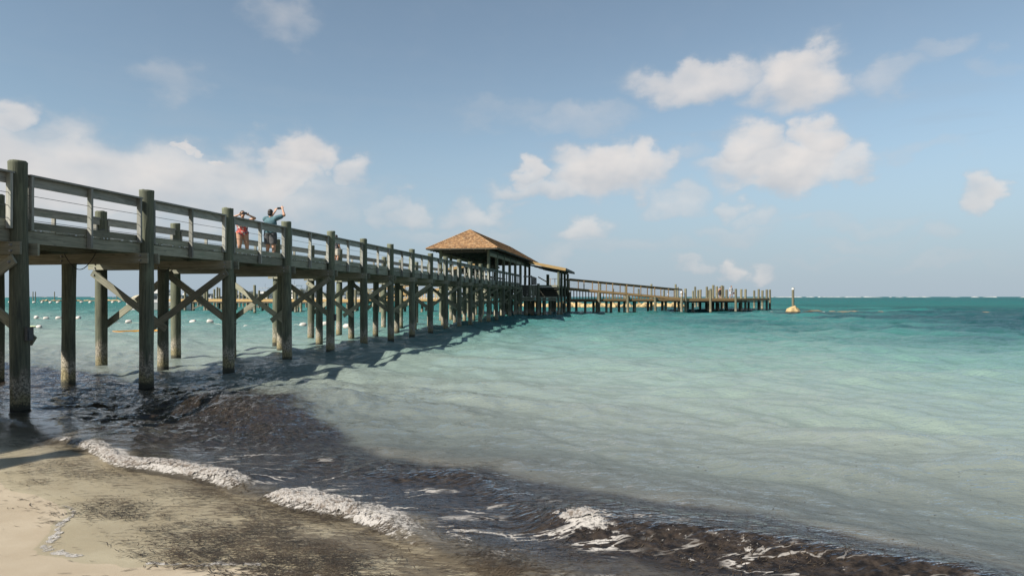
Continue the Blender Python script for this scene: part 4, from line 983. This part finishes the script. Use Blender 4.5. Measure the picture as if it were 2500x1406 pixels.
LEAF = [simple("far_foliage_%d" % i, c, 0.8, 0.35, 0.4) for i, c in enumerate(((0.075, 0.092, 0.075), (0.095, 0.115, 0.085), (0.06, 0.075, 0.068)))]
gx_ = np.linspace(-180, -20, 60); v = []; f = []
for i, x in enumerate(gx_):
    h = 0.9 + 0.5 * math.sin(i * .7); v += [(x, 430 - 0.1 * x, -1), (x, 436 - .1 * x, h), (x, 560, h + 0.8), (x, 600, -1)]
for i in range(len(gx_) - 1):
    for k in range(3): f.append((4 * i + k, 4 * i + 4 + k, 4 * i + 5 + k, 4 * i + 1 + k))
tag(link("far_shore", mesh("far_shore", v, f), simple("pale_far_sand", (0.42, 0.38, 0.31), 0.9, 0.15, .1)), "pale strip of the far shore below the trees", "shore", kind="structure")
tl = MB(); trunks = MB(); rr = random.Random(3)
def clump(c, r, n, s):
    for _ in range(n):
        d = Vector((rr.gauss(0, 1), rr.gauss(0, 1), rr.gauss(0, 1))).normalized() * r * rr.random() ** 0.35
        p = c + Vector((d.x, d.y, d.z * 0.8)); a = Vector((rr.uniform(-1, 1), rr.uniform(-1, 1), rr.uniform(-.6, .6))).normalized() * s; b = a.orthogonal().normalized() * s * .7
        tl.add([p - a, p - b * .6, p + a, p + b * .6], [(0, 1, 2, 3)])
for i in range(120):
    px = rr.uniform(640, 1010) if i > 40 else rr.uniform(600, 720); Y = rr.uniform(440, 540); x = (px - 1250) / FPX * Y
    hmax = (7.6 if px > 720 else 4.6) * rr.uniform(.6, 1.12) + (2.6 if 735 < px < 775 else 0)
    trunks.tube([(x, Y, 0.5), (x + rr.uniform(-.6, .6), Y, hmax)], [0.25, 0.12], 5)
    for k in range(6): clump(Vector((x + rr.uniform(-2.2, 2.2), Y + rr.uniform(-2, 2), hmax * rr.uniform(.5, 1.0))), rr.uniform(.9, 1.9), 26, .42)
me = mesh("treeline", tl.v + trunks.v, tl.f + [tuple(q + len(tl.v) for q in ff) for ff in trunks.f])
for m in LEAF: me.materials.append(m)
for k, pol in enumerate(me.polygons): pol.material_index = (k // 26) % 3
tag(link("distant_treeline", me), "hazy grey-green line of trees on the far shore behind the jetty", "trees", kind="stuff")

# ------------------------------------------------------------------ boats
WHITE = simple("white_gelcoat", (0.55, 0.55, 0.54), 0.3, 0.04, 2); GLASS = simple("dark_boat_window", (0.03, 0.04, 0.05), 0.12, 0.2, 3)
NAVY = simple("dark_hull_stripe", (0.03, 0.04, 0.07), 0.4, 0.1, 2); TAN = simple("tan_canvas", (0.42, 0.38, 0.28), 0.9, 0.1, 3)
def hull_mesh(L, B, H):
    st = 12; v = []; f = []
    for i in range(st + 1):
        u = i / st; x = -L / 2 + L * u; w = B / 2 * (1 - max(0, (0.42 - u) / 0.42) ** 1.8); sh = H * (1 + 0.35 * max(0, .5 - u) ** 1.2)
        rake = -0.5 * max(0, .25 - u) * 4
        v += [(x, -w * .15, -0.4), (x, -w * .78, 0.05), (x + rake * .6, -w, sh), (x + rake * .6, w, sh), (x, w * .78, 0.05), (x, w * .15, -0.4)]
    for i in range(st):
        for k in range(5): f.append((6 * i + k, 6 * i + 6 + k, 6 * i + 7 + k, 6 * i + 1 + k))
        f.append((6 * i + 5, 6 * i + 11, 6 * i + 6, 6 * i))
    f += [tuple(range(5, -1, -1)), tuple(6 * st + k for k in range(6))]
    return mesh("hull", v, f)
def cabin(mb, x0, x1, z0, z1, w, slant=0.5, aft=0.05):
    d = (z1 - z0)
    mb.add([(x0, -w, z0), (x1, -w, z0), (x1, w, z0), (x0, w, z0), (x0 + slant * d, -w * .88, z1), (x1 - aft * d, -w * .88, z1), (x1 - aft * d, w * .88, z1), (x0 + slant * d, w * .88, z1)], BOXF)
def boat(loc, rz, L, label, fly=True, canvas=False, group=None):
    RT = empty("motor_boat", loc, rz); tag(RT, label, "boat", group)
    B = L * .33; H = L * .125
    link("hull", hull_mesh(L, B, H), WHITE, RT)
    m = MB(); m.box((L * .04, 0, H * .98), (L * .86, B * .99, 0.10)); m.build("rub_rail", NAVY, RT)
    m = MB(); cabin(m, -L * .22, L * .28, H, H + L * .155, B * .42); m.build("cabin", WHITE, RT)
    for k in range(4):
        x = -L * .10 + k * L * .095
        for sy in (-1, 1):
            m = MB(); m.box((x, sy * B * .401, H + L * .09), (L * .075, 0.06, L * .062)); m.build("window", GLASS, RT)
    m = MB(); m.add([(-L * .205, -B * .33, H + L * .045), (-L * .205, B * .33, H + L * .045), (-L * .162, B * .31, H + L * .13), (-L * .162, -B * .31, H + L * .13)], [(0, 1, 2, 3)]); m.build("windscreen", GLASS, RT, (-0.03, 0, 0))
    zt = H + L * .155
    m = MB(); m.box((L * .06, 0, zt + 0.05), (L * .52, B * .9, 0.09)); m.build("cabin_roof", WHITE, RT)
    if fly:
        m = MB(); cabin(m, -L * .10, L * .20, zt + .09, zt + L * .065, B * .36, .8); m.build("flybridge", WHITE, RT)
        m = MB(); m.box((L * .05, 0, zt + L * .17), (L * .36, B * .82, 0.10)); m.build("hardtop", WHITE, RT)
        for x in (-L * .09, L * .18):
            for sy in (-1, 1):
                m = MB(); m.tube([(x, sy * B * .34, zt + L * .05), (x + .1, sy * B * .36, zt + L * .17)], 0.045, 6); m.build("hardtop_post", WHITE, RT)
        m = MB(); m.tube([(L * .05, 0, zt + L * .17), (L * .07, 0, zt + L * .30)], 0.03, 5); m.build("antenna", GLASS, RT)
    if canvas:
        m = MB(); m.add([(-L * .46, -B * .2, H * 1.5), (-L * .24, -B * .4, H * 1.35), (-L * .24, B * .4, H * 1.35), (-L * .46, B * .2, H * 1.5), (-L * .36, -B * .15, H + L * .12), (-L * .25, -B * .3, H + L * .14), (-L * .25, B * .3, H + L * .14), (-L * .36, B * .15, H + L * .12)], BOXF); m.build("bow_cover", TAN, RT)
    m = MB()
    for sy in (-1, 1):
        m.tube([(-L * .47, sy * B * .1, H * 1.32 + .5), (-L * .3, sy * B * .38, H * 1.2 + .5), (-L * .1, sy * B * .48, H + .5)], 0.02, 5)
        for x, w in ((-L * .46, .12), (-L * .3, .38), (-L * .12, .48)): m.tube([(x, sy * B * w, H), (x, sy * B * w, H * 1.25 + .5)], 0.018, 5)
    m.build("bow_rail", simple("stainless_rail", (0.5, 0.5, 0.5), .3, .1, 4, metal=.7), RT)
    return RT
p = at(386, 757, z=0.0)
boat((p.x, p.y, 0), R(4), 9.4, "white motor boat with flybridge moored at the jetty behind the second bay", canvas=True)
for i, (px, Y, L, rz, fly) in enumerate(((455, 190, 9, 40, True), (508, 230, 11, 100, False), (545, 205, 8, 70, False), (583, 240, 10, 120, True), (598, 215, 9, 60, False), (646, 220, 11, 95, True), (660, 245, 9, 75, False), (716, 200, 12, 80, True), (754, 260, 9, 110, False), (816, 300, 8, 90, False), (846, 310, 7, 90, False))):
    boat(((px - 1250) / FPX * Y, Y, 0), R(rz), L, "white motor boat moored far behind the jetty, %s from the left" % ORD[i], fly, False, "white boats moored behind the jetty")

# ------------------------------------------------------------------ floats on the water
def buoy_mesh(r):
    pr = [(-1.0, 0.0), (-.98, .42), (-.86, .72), (-.55, .93), (0, 1.0), (.55, .93), (.86, .72), (.98, .42), (1.0, 0.0)]; n = 14; v = []; f = []
    for x, k in pr:
        for j in range(n): a = 2 * math.pi * j / n; v.append((x * r * 1.12, math.cos(a) * k * r * .88, math.sin(a) * k * r * .88))
    for i in range(len(pr) - 1):
        for j in range(n): j2 = (j + 1) % n; f.append((i * n + j, i * n + j2, (i + 1) * n + j2, (i + 1) * n + j))
    return mesh("buoy", v, f, True)
BW = simple("white_buoy_plastic", (0.58, 0.545, 0.50), 0.5, 0.08, 5)
bme = buoy_mesh(0.225); bme_s = buoy_mesh(0.26); pts = []
for i, (px, py) in enumerate(((89, 775), (112.5, 775.5), (143, 776.5), (191, 777.5), (277, 781), (314, 782), (471, 788), (513, 789), (602, 791.5), (645, 792.5), (740, 795), (794, 796), (847, 799), (906, 800))):
    p = at(px, py + 3.2, z=0.0); pts.append(p); z = float(sea_h(p.x, p.y))
    o = link("swim_buoy", bme, BW, None, (p.x, p.y, z + 0.075), (random.uniform(-.2, .2), random.uniform(-.2, .2), R(random.uniform(-35, 35))))
    tag(o, "white float on the near swim line, %s from the left" % ORD[i], "buoy", "floats of the near swim line")
for i, (px, py) in enumerate(((24, 738), (83, 739), (103, 738.5), (123, 739), (141, 739), (199, 738.5), (220, 738.7), (275, 738.5), (292, 737.5))):
    p = at(px, py + 1.2, z=0.0)
    o = link("swim_buoy", bme_s, BW, None, (p.x, p.y, 0.25), (0, 0, R(random.uniform(-30, 30)))); o.scale = (1.7, 1.7, 1.7)
    tag(o, "tiny white float on the far swim line, %s from the left" % ORD[i], "buoy", "floats of the far swim line")
p = at(67.5 + 28, 801, z=0.0); o = link("mooring_ball", buoy_mesh(0.16), BW, None, (p.x, p.y, 0.08)); tag(o, "single small white ball float between the first pier pile and swim line", "buoy")
ropes = MB()
fine_pts = [];
for a, b in zip(pts[:-1], pts[1:]):
    for k in range(6): q = a.lerp(b, k / 6); fine_pts.append((q.x, q.y, float(sea_h(q.x, q.y)) + 0.015))
ropes.tube(fine_pts, 0.014, 5); tag(ropes.build("swim_rope", simple("pale_rope", (0.55, 0.55, 0.50), .8, .1, 5)), "pale rope of the swim line linking the white floats", "rope")
p = at(334, 812.5, z=0.0); rg = MB(); n, k = 40, 10; v = []; f = []; zr = float(sea_h(p.x, p.y))
for i in range(n):
    a = 2 * math.pi * i / n
    for j in range(k): b = 2 * math.pi * j / k; v.append(((1.2 + 0.14 * math.cos(b)) * math.cos(a), (1.2 + 0.14 * math.cos(b)) * math.sin(a), 0.13 * math.sin(b) + 0.02 * math.sin(a * 2)))
for i in range(n):
    for j in range(k): f.append((i * k + j, ((i + 1) % n) * k + j, ((i + 1) % n) * k + (j + 1) % k, i * k + (j + 1) % k))
o = link("float_ring", mesh("float_ring", v, f, True), simple("yellow_float_plastic", (0.5, 0.25, 0.03), 0.4, 0.1, 3), None, (p.x, p.y, zr + 0.06)); tag(o, "large flat yellow ring floating on the water behind the second pile", "float ring")
p = at(44, 800.5, z=0.0); m = MB()
for i in range(8): m.tube([(-1.15 + .02 * i, -.5 + .14 * i, 0), (0, -.5 + .14 * i, .02), (1.15, -.5 + .14 * i, 0)], 0.07, 8)
o = m.build("float_mat", simple("pale_green_foam", (0.50, 0.58, 0.36), .7, .08, 3), None, (p.x, p.y, 0.06)); tag(o, "thin pale green float mat lying behind the first pile", "float mat")
# ------------------------------------------------------------------ people
def capsule(bm, a, b, ra, rb, seg=10):
    a, b = Vector(a), Vector(b); d = b - a
    for c, r in ((a, ra), (b, rb)): bmesh.ops.create_icosphere(bm, subdivisions=2, radius=r, matrix=Matrix.Translation(c))
    if d.length > 1e-4:
        M = Matrix.Translation((a + b) / 2) @ d.to_track_quat('Z', 'Y').to_matrix().to_4x4()
        bmesh.ops.create_cone(bm, cap_ends=True, segments=14, radius1=ra, radius2=rb, depth=d.length, matrix=M)
def ellip(bm, c, r): bmesh.ops.create_icosphere(bm, subdivisions=3, radius=1.0, matrix=Matrix.Translation(Vector(c)) @ Matrix.Diagonal((*r, 1)))
def remesh(name, bm, voxel, mat, parent, cuts=()):
    """fuse the limbs into one continuous skin, smooth it, then trim hems"""
    me = bpy.data.meshes.new(name); bm.to_mesh(me); bm.free(); o = bpy.data.objects.new(name, me); COL.objects.link(o)
    r = o.modifiers.new("r", 'REMESH'); r.mode = 'VOXEL'; r.voxel_size = voxel; s = o.modifiers.new("s", 'SMOOTH'); s.factor = 0.5; s.iterations = 4
    dg = bpy.context.evaluated_depsgraph_get(); m2 = bpy.data.meshes.new_from_object(o.evaluated_get(dg)); o.modifiers.clear(); o.data = m2; bpy.data.meshes.remove(me); m2.name = name
    if cuts:
        b = bmesh.new(); b.from_mesh(m2)
        for co, no in cuts:
            g = b.verts[:] + b.edges[:] + b.faces[:]
            bmesh.ops.bisect_plane(b, geom=g, plane_co=co, plane_no=no, clear_outer=True)
            bmesh.ops.holes_fill(b, edges=[e for e in b.edges if e.is_boundary], sides=0)
        b.to_mesh(m2); b.free()
    m2.polygons.foreach_set("use_smooth", [True] * len(m2.polygons)); m2.materials.clear(); m2.materials.append(mat); o.parent = parent
    return o
SKIN = simple("tanned_skin", (0.44, 0.25, 0.165), 0.55, 0.08, 12); HAIR = simple("dark_hair", (0.018, 0.014, 0.012), 0.6, 0.3, 40)
PHONE = simple("black_phone", (0.012, 0.012, 0.014), 0.25, 0.1, 4)
def hand(bm, wrist, d, up, side, k=1.0, curl=0.55):
    """palm, four fingers and a thumb; d towards the fingertips, up the back of the hand"""
    w = Vector(wrist); d = Vector(d).normalized(); up = (Vector(up) - d * Vector(up).dot(d)).normalized(); lat = d.cross(up) * side
    for q in (-.026, -.009, .009, .026): capsule(bm, w + lat * q * .6 * k, w + d * .085 * k + lat * q * k, .017 * k, .014 * k)
    for q, L in ((-.030, .065), (-.010, .078), (.010, .074), (.029, .058)):
        b0 = w + d * .088 * k + lat * q * k; d1 = (d * math.cos(curl) - up * math.sin(curl)); b1 = b0 + d1 * L * .55 * k; d2 = (d * math.cos(curl * 2) - up * math.sin(curl * 2)); b2 = b1 + d2 * L * .5 * k
        capsule(bm, b0, b1, .0105 * k, .0095 * k); capsule(bm, b1, b2, .0095 * k, .0078 * k)
    t0 = w + d * .03 * k - lat * .03 * k; t1 = t0 + (d * .6 - lat * .7 - up * .3).normalized() * .045 * k; t2 = t1 + (d * .9 - lat * .1 - up * .3).normalized() * .035 * k
    capsule(bm, t0, t1, .014 * k, .0115 * k); capsule(bm, t1, t2, .0115 * k, .009 * k)
def figure(name, label, loc, rz, H, J, cloth, voxel=0.012, female=False, hair_r=1.0, fingers=True, bulk=1.15):
    """J: joints in metres for a 1.75 m body facing -y (local), feet at z=0"""
    RT = empty(name, loc, rz); tag(RT, label, "person"); k = H / 1.75; w_ = bulk; S = lambda p: Vector(p) * k
    hipz, hw, sw = .93, .095, (.165 if female else .19)
    g = {kk: S(v) for kk, v in J.items()}
    bm = bmesh.new()
    for s in ("l", "r"):
        capsule(bm, g["hip_" + s], g["knee_" + s], (.092 if female else .085) * k * w_, .058 * k * w_); capsule(bm, g["knee_" + s], g["ank_" + s], .056 * k * w_, .037 * k)
        kn, an = g["knee_" + s], g["ank_" + s]; ellip(bm, kn.lerp(an, .28) + S((0, .018, 0)), (.052 * k, .056 * k, .10 * k))
        capsule(bm, an + S((0, .03, -.045)), an + S((0, -.13, -.055)), .034 * k, .027 * k); ellip(bm, an + S((0, -.155, -.058)), (.042 * k, .05 * k, .022 * k))
        capsule(bm, g["sh_" + s], g["elb_" + s], .050 * k * w_, .039 * k * w_); capsule(bm, g["elb_" + s], g["wri_" + s], .039 * k * w_, .027 * k)
    pel, chest, neck, head = g["pelvis"], g["chest"], g["neck"], g["head"]
    ellip(bm, pel, ((.175 if female else .155) * k * w_, .125 * k * w_, .13 * k)); ellip(bm, pel.lerp(chest, .5), ((.135 if female else .15) * k * w_, .105 * k * w_, .19 * k)); ellip(bm, chest, (.165 * k * w_, .118 * k * w_, .18 * k))
    capsule(bm, g["sh_l"], g["sh_r"], .062 * k, .062 * k); capsule(bm, neck - S((0, 0, .08)), head - S((0, 0, .04)), .058 * k, .052 * k)
    if female:
        for sx in (-1, 1): ellip(bm, chest + S((sx * .075, -.085, .02)), (.062 * k, .06 * k, .06 * k))
    fy = J.get("face", (0, -1, 0)); fd = Vector(fy).normalized(); rt = fd.cross(Vector((0, 0, 1)))
    ellip(bm, head + S((0, 0, .035)), (.078 * k, .092 * k, .10 * k)); ellip(bm, head + fd * .03 * k - S((0, 0, .055)), (.056 * k, .06 * k, .062 * k))
    ellip(bm, head + fd * .098 * k - S((0, 0, .012)), (.015 * k, .018 * k, .026 * k)); ellip(bm, head + fd * .082 * k - S((0, 0, .062)), (.026 * k, .012 * k, .011 * k))
    for sx in (-1, 1): ellip(bm, head + rt * sx * .08 * k - fd * .004 * k, (.014 * k, .020 * k, .030 * k))
    if fingers:
        for s, sd in (("l", 1), ("r", -1)):
            e, w = g["elb_" + s], g["wri_" + s]; hd = Vector(J.get("hd_" + s, tuple((w - e).normalized()))); hand(bm, w, hd, J.get("hu_" + s, (0, 1, .1)), sd, k)
    body = remesh("body", bm, voxel, SKIN, RT)
    em = simple("dark_eye", (0.02, 0.015, 0.012), .3, .1, 5)
    for sx in (-1, 1):
        b = bmesh.new(); ellip(b, head + fd * .083 * k + rt * sx * .032 * k + S((0, 0, .012)), (.011 * k, .009 * k, .006 * k)); me = bpy.data.meshes.new("eye"); b.to_mesh(me); b.free(); link("eye", me, em, RT)
    hb = bmesh.new(); ellip(hb, head - fd * .018 * k + S((0, 0, .052)), (.09 * k, .098 * k, .098 * k)); ellip(hb, head - fd * .045 * k - S((0, 0, .01)), (.083 * k, .07 * k, .085 * k))
    if hair_r > 1: ellip(hb, head - fd * .09 * k + S((0, 0, .09)), (.05 * k, .05 * k, .05 * k))
    remesh("hair", hb, voxel, HAIR, RT, [(head + fd * .055 * k, fd)])
    g['w'] = w_; cloth(RT, g, k, voxel)
    return RT
def shirt(mat, sleeve=.55, hem=.86):
    def fn(RT, g, k, vx, trim=True):
        b = bmesh.new(); pel, chest = g["pelvis"], g["chest"]; w = g['w'] * k
        ellip(b, pel + Vector((0, 0, .03 * k)), (.178 * w, .148 * w, .15 * k)); ellip(b, pel.lerp(chest, .5), (.172 * w, .13 * w, .22 * k)); ellip(b, chest, (.185 * w, .138 * w, .19 * k))
        capsule(b, g["sh_l"], g["sh_r"], .078 * k, .078 * k)
        for s in ("l", "r"): capsule(b, g["sh_" + s], g["sh_" + s].lerp(g["elb_" + s], sleeve), .076 * w, .066 * w)
        remesh("shirt", b, vx, mat, RT, [(Vector((0, 0, hem * k)), Vector((0, 0, -1)))] + ([(g["neck"] - Vector((0, 0, .015 * k)), Vector((0, 0, 1)))] if trim and max(g["elb_l"].z, g["elb_r"].z) < g["neck"].z else []))
    return fn
def shorts(mat, leg=.82, rad=.108):
    def fn(RT, g, k, vx):
        b = bmesh.new(); w = g['w'] * k; ellip(b, g["pelvis"], (.172 * w, .142 * w, .13 * k))
        for s in ("l", "r"): capsule(b, g["hip_" + s], g["hip_" + s].lerp(g["knee_" + s], leg), rad * w, rad * .88 * w)
        zc = (g["hip_l"].lerp(g["knee_l"], leg).z - .03 * k); remesh("shorts", b, vx, mat, RT, [(Vector((0, 0, zc)), Vector((0, 0, -1)))])
    return fn
def both(*fs):
    def fn(*a):
        for q in fs: q(*a)
    return fn
def patterned(name, base, others, scale):
    m, t, p, o = newmat(name); oc = t.new('ShaderNodeTexCoord').outputs['Object']; c = base
    w = t.vm('ADD', t.vm('SCALE', oc, scale=scale), t.vm('SCALE', t.noise(oc, scale * .8, 3, .6, col=True), scale=1.4))
    for i, (col, th) in enumerate(others):
        c = t.mix(t.mr(t.noise(t.vm('ADD', w, (i * 7.1, i * 3.3, 0)), 1.0, 2, .5), th, th + .03), c, col)
    t.put(p.inputs['Base Color'], c); p.inputs['Roughness'].default_value = .8; return m
def stand(x0, y0): return (x0, y0)
HIPS = {"pelvis": (0, 0, .95), "chest": (0, 0, 1.28), "neck": (0, .01, 1.48), "head": (0, -.01, 1.63), "sh_l": (.185, 0, 1.40), "sh_r": (-.185, 0, 1.40)}
# local -y is where the figure looks; +x is its left hand
def look(px, Y, side): return None
pm = at(660, 600, Y=24.15); 
man = dict(HIPS); man.update({"head": (.0, -.02, 1.64), "hip_l": (.095, 0, .90), "knee_l": (.105, -.02, .50), "ank_l": (.11, .03, .09), "hip_r": (-.095, 0, .90), "knee_r": (-.12, -.02, .50), "ank_r": (-.14, .02, .09),
  "sh_l": (.195, 0, 1.43), "sh_r": (-.20, -.01, 1.45), "elb_l": (.17, -.30, 1.52), "wri_l": (.02, -.36, 1.74), "elb_r": (-.42, -.20, 1.58), "wri_r": (-.27, -.36, 1.82), "hd_l": (-.30, -.15, .9), "hd_r": (.45, -.1, .85), "face": (-.1, -1, .25)})
MAN = figure("person", "man in teal t-shirt and grey shorts holding up a phone on the pier", (pm.x, pm.y, 3.457), R(180 - 10), 1.76, man,
  both(shirt(simple("teal_cotton", (0.075, 0.155, 0.185), .9, .2, 8, .3), .62, .90), shorts(simple("grey_cotton", (0.075, 0.078, 0.085), .9, .25, 9, .3), .80, .112)), 0.010, bulk=1.28)
pwm = at(592, 600, Y=23.7)
wom = dict(HIPS); wom.update({"hip_l": (.10, 0, .90), "knee_l": (.15, -.02, .50), "ank_l": (.18, .03, .09), "hip_r": (-.10, 0, .90), "knee_r": (-.11, -.06, .50), "ank_r": (-.10, .0, .09),
  "sh_l": (.17, 0, 1.40), "sh_r": (-.17, 0, 1.40), "elb_l": (.40, -.16, 1.50), "wri_l": (.16, -.36, 1.58), "elb_r": (-.42, -.18, 1.46), "wri_r": (-.17, -.37, 1.58), "hd_l": (-.9, -.3, .35), "hd_r": (.8, -.3, .4), "face": (0, -1, .0)})
def swimsuit(RT, g, k, vx):
    b = bmesh.new(); pel, chest = g["pelvis"], g["chest"]; w = g['w'] * k
    ellip(b, pel, (.183 * w, .134 * w, .137 * k)); ellip(b, pel.lerp(chest, .5), (.145 * w, .115 * w, .20 * k)); ellip(b, chest - Vector((0, 0, .02)), (.172 * w, .126 * w, .17 * k))
    for sx in (-1, 1):
        ellip(b, chest + Vector((sx * .075, -.085, .02)) * k, (.070 * k, .068 * k, .068 * k)); capsule(b, chest + Vector((sx * .09, -.05, .08)) * k, g["neck"] + Vector((sx * .09, .0, -.055)) * k, .03 * k, .022 * k)
    hz = g["pelvis"].z
    remesh("swimsuit", b, vx, patterned("red_floral_swimsuit", (0.55, 0.075, 0.05), (((0.62, 0.55, 0.50), .53), ((0.05, 0.07, 0.13), .54)), 13.0), RT,
           [(Vector((.10 * k, 0, hz - .075 * k)), Vector((.62, 0, -.78))), (Vector((-.10 * k, 0, hz - .075 * k)), Vector((-.62, 0, -.78)))])
    m = MB(); c = chest + Vector((0, -.168 * k, 0)); m.add([c + Vector((-.075, .012, .15)) * k, c + Vector((.075, .012, .15)) * k, c + Vector((.012, -.012, -.07)) * k, c + Vector((-.012, -.012, -.07)) * k, c + Vector((-.075, .05, .15)) * k, c + Vector((.075, .05, .15)) * k, c + Vector((.012, .05, -.07)) * k, c + Vector((-.012, .05, -.07)) * k], [(0, 1, 2, 3), (7, 6, 5, 4), (0, 4, 5, 1), (1, 5, 6, 2), (3, 2, 6, 7), (0, 3, 7, 4)])
    m.build("neckline_panel", simple("navy_mesh_panel", (0.015, 0.018, 0.03), .8, .1, 9), RT)
WOMAN = figure("person", "person in red floral swimsuit filming with a phone on the pier", (pwm.x, pwm.y, 3.457), R(31), 1.66, wom, swimsuit, 0.010, True, 1.2, bulk=1.3)
def phone(RT, a, b, k, w=.15, h=.075, tilt=0, label=""):
    c = (Vector(a) + Vector(b)) / 2 * k; d = (Vector(b) - Vector(a)).normalized(); rz_ = math.atan2(d.y, d.x)
    wm = RT.matrix_basis; loc = Matrix.Translation(RT.location) @ Matrix.Rotation(RT.rotation_euler.z, 4, 'Z') @ c
    PH = empty("phone", loc, RT.rotation_euler.z + rz_); tag(PH, label, "phone")
    m = MB(); m.box((0, 0, 0), (w, .011, h)); m.build("case", PHONE, PH); m = MB(); m.box((0, .0072, 0), (w * .93, .002, h * .88)); m.build("screen", GLASS, PH)
    return PH
phone(MAN, (.02, -.42, 1.84), (-.24, -.42, 1.88), 1.76 / 1.75, .155, .078, label="dark phone held high by the man in teal")
phone(WOMAN, (.07, -.45, 1.63), (-.09, -.45, 1.63), 1.66 / 1.75, .16, .08, label="black phone held up by the person in the swimsuit")
kid = dict(HIPS); kid.update({"hip_l": (.095, 0, .90), "knee_l": (.10, -.03, .50), "ank_l": (.10, .0, .09), "hip_r": (-.095, 0, .90), "knee_r": (-.10, -.05, .50), "ank_r": (-.10, .06, .09),
  "elb_l": (.25, .03, 1.13), "wri_l": (.22, -.12, .93), "elb_r": (-.25, .02, 1.13), "wri_r": (-.24, -.10, .90)})
pk = at(821, 600, Y=28.0)
figure("person", "small person in dark shirt and pale shorts half hidden behind a pile", (pk.x, pk.y, 3.457), R(150), 1.22, kid,
  both(shirt(patterned("dark_print_shirt", (0.02, 0.022, 0.032), (((0.14, 0.13, 0.15), .58),), 16.0), .7, .86), shorts(simple("pale_shorts", (0.50, 0.46, 0.40), .9, .15, 8), .75)), 0.014, fingers=False)
pb = Vector((1757.5 - 1250, 0, 0)) / FPX * 96.5
bk = dict(kid); bk.update({"elb_r": (-.30, -.05, 1.52), "wri_r": (-.16, -.14, 1.68), "elb_l": (.27, .03, 1.14), "wri_l": (.25, -.05, .93)})
def dress(RT, g, k, vx):
    b = bmesh.new(); w = g['w'] * k; ellip(b, g["pelvis"], (.19 * w, .16 * w, .16 * k)); ellip(b, g["pelvis"].lerp(g["chest"], .5), (.16 * w, .125 * w, .2 * k)); ellip(b, g["chest"] - Vector((0, 0, .03)), (.175 * w, .13 * w, .15 * k))
    capsule(b, g["pelvis"], g["pelvis"] - Vector((0, 0, .42 * k)), .175 * w, .165 * w); remesh("dress", b, vx, simple("black_dress", (0.012, 0.012, 0.016), .85, .1, 6), RT, [(Vector((0, 0, .50 * k)), Vector((0, 0, -1)))])
figure("person", "person in short black dress standing on the dock head", (pb.x, 96.5, 1.905), R(195), 1.62, bk, dress, 0.02, True, 1.2, False, 1.35)
pg = Vector((1784.5 - 1250, 0, 0)) / FPX * 97.0
gm = dict(kid); gm.update({"head": (.03, -.06, 1.62), "knee_l": (.16, -.06, .50), "ank_l": (.20, .02, .09), "knee_r": (-.16, -.06, .5), "ank_r": (-.2, .03, .09), "elb_l": (.28, .03, 1.14), "wri_l": (.30, -.10, .93)})
figure("person", "man in grey patterned shirt and pale blue shorts on the dock head", (pg.x, 97.0, 1.905), R(25), 1.80, gm,
  both(shirt(patterned("grey_print_shirt", (0.42, 0.44, 0.45), (((0.14, 0.16, 0.17), .56),), 9.0), .6, .84), shorts(simple("pale_blue_shorts", (0.45, 0.52, 0.58), .9, .1, 8), .7)), 0.02, False, 1.0, False)
SB = empty("shoulder_bag", (pg.x + 0.33, 96.9, 2.62)); tag(SB, "small dark bag hanging at the side of the man on the dock", "bag")
m = MB(); m.box((0, 0, 0), (.26, .12, .20)); m.box((0, 0, .11), (.28, .13, .04)); m.build("pouch", simple("maroon_bag", (0.06, 0.02, 0.025), .7, .1, 6), SB); m = MB(); m.tube([(.1, 0, .1), (.02, 0, .45), (-.22, -.02, .70)], .015, 5); m.build("strap", PHONE, SB)

# ------------------------------------------------------------------ small things on the dock
def gull(loc, rz, label, k=1.0):
    RT = empty("gull", loc, rz); tag(RT, label, "bird"); b = bmesh.new()
    ellip(b, (0, 0, .24 * k), (.20 * k, .10 * k, .10 * k)); capsule(b, (.12 * k, 0, .28 * k), (.17 * k, 0, .38 * k), .06 * k, .05 * k); ellip(b, (.18 * k, 0, .40 * k), (.062 * k, .05 * k, .05 * k)); capsule(b, (-.15 * k, 0, .22 * k), (-.32 * k, 0, .20 * k), .05 * k, .02 * k)
    remesh("body", b, .015, WHITE, RT)
    b = bmesh.new()
    for s in (-1, 1): ellip(b, (-.07 * k, s * .085 * k, .25 * k), (.21 * k, .03 * k, .075 * k))
    me = bpy.data.meshes.new("wings"); bm_ = b; b.to_mesh(me); b.free(); link("wings", me, simple("gull_grey", (0.25, 0.26, 0.28), .8, .1, 4), RT)
    m = MB(); m.tube([(.23 * k, 0, .40 * k), (.30 * k, 0, .385 * k)], [.016, .004], 6)
    for s in (-1, 1): m.tube([(.0, s * .04 * k, .16 * k), (.0, s * .04 * k, 0)], .009, 5)
    m.build("bill_and_legs", GOLD[0], RT)
q = at(1631.5, 721, Y=90.2); gull((q.x, 90.2, 2.1), R(100), "white gull standing behind the ramp's cable rail", 1.05)
q = at(1664.5, 724, Y=91.2)
UB = empty("utility_pedestal", (q.x, 91.2, 1.90)); tag(UB, "white utility pedestal with two dark fittings beside the ramp's foot", "pedestal")
m = MB(); m.tube([(0, 0, 0), (0, 0, .55), (0, 0, .62), (0, 0, .85)], [.14, .14, .19, .19], 14); m.build("column", WHITE, UB)
m = MB(); m.tube([(0, 0, .85), (0, 0, .93), (0, 0, .96)], [.20, .17, .05], 14); m.build("lid", WHITE, UB)
for dx in (-.08, .09):
    m = MB(); m.tube([(dx, -.15, .58), (dx, -.23, .56)], [.045, .035], 8); m.build("socket", PHONE, UB)
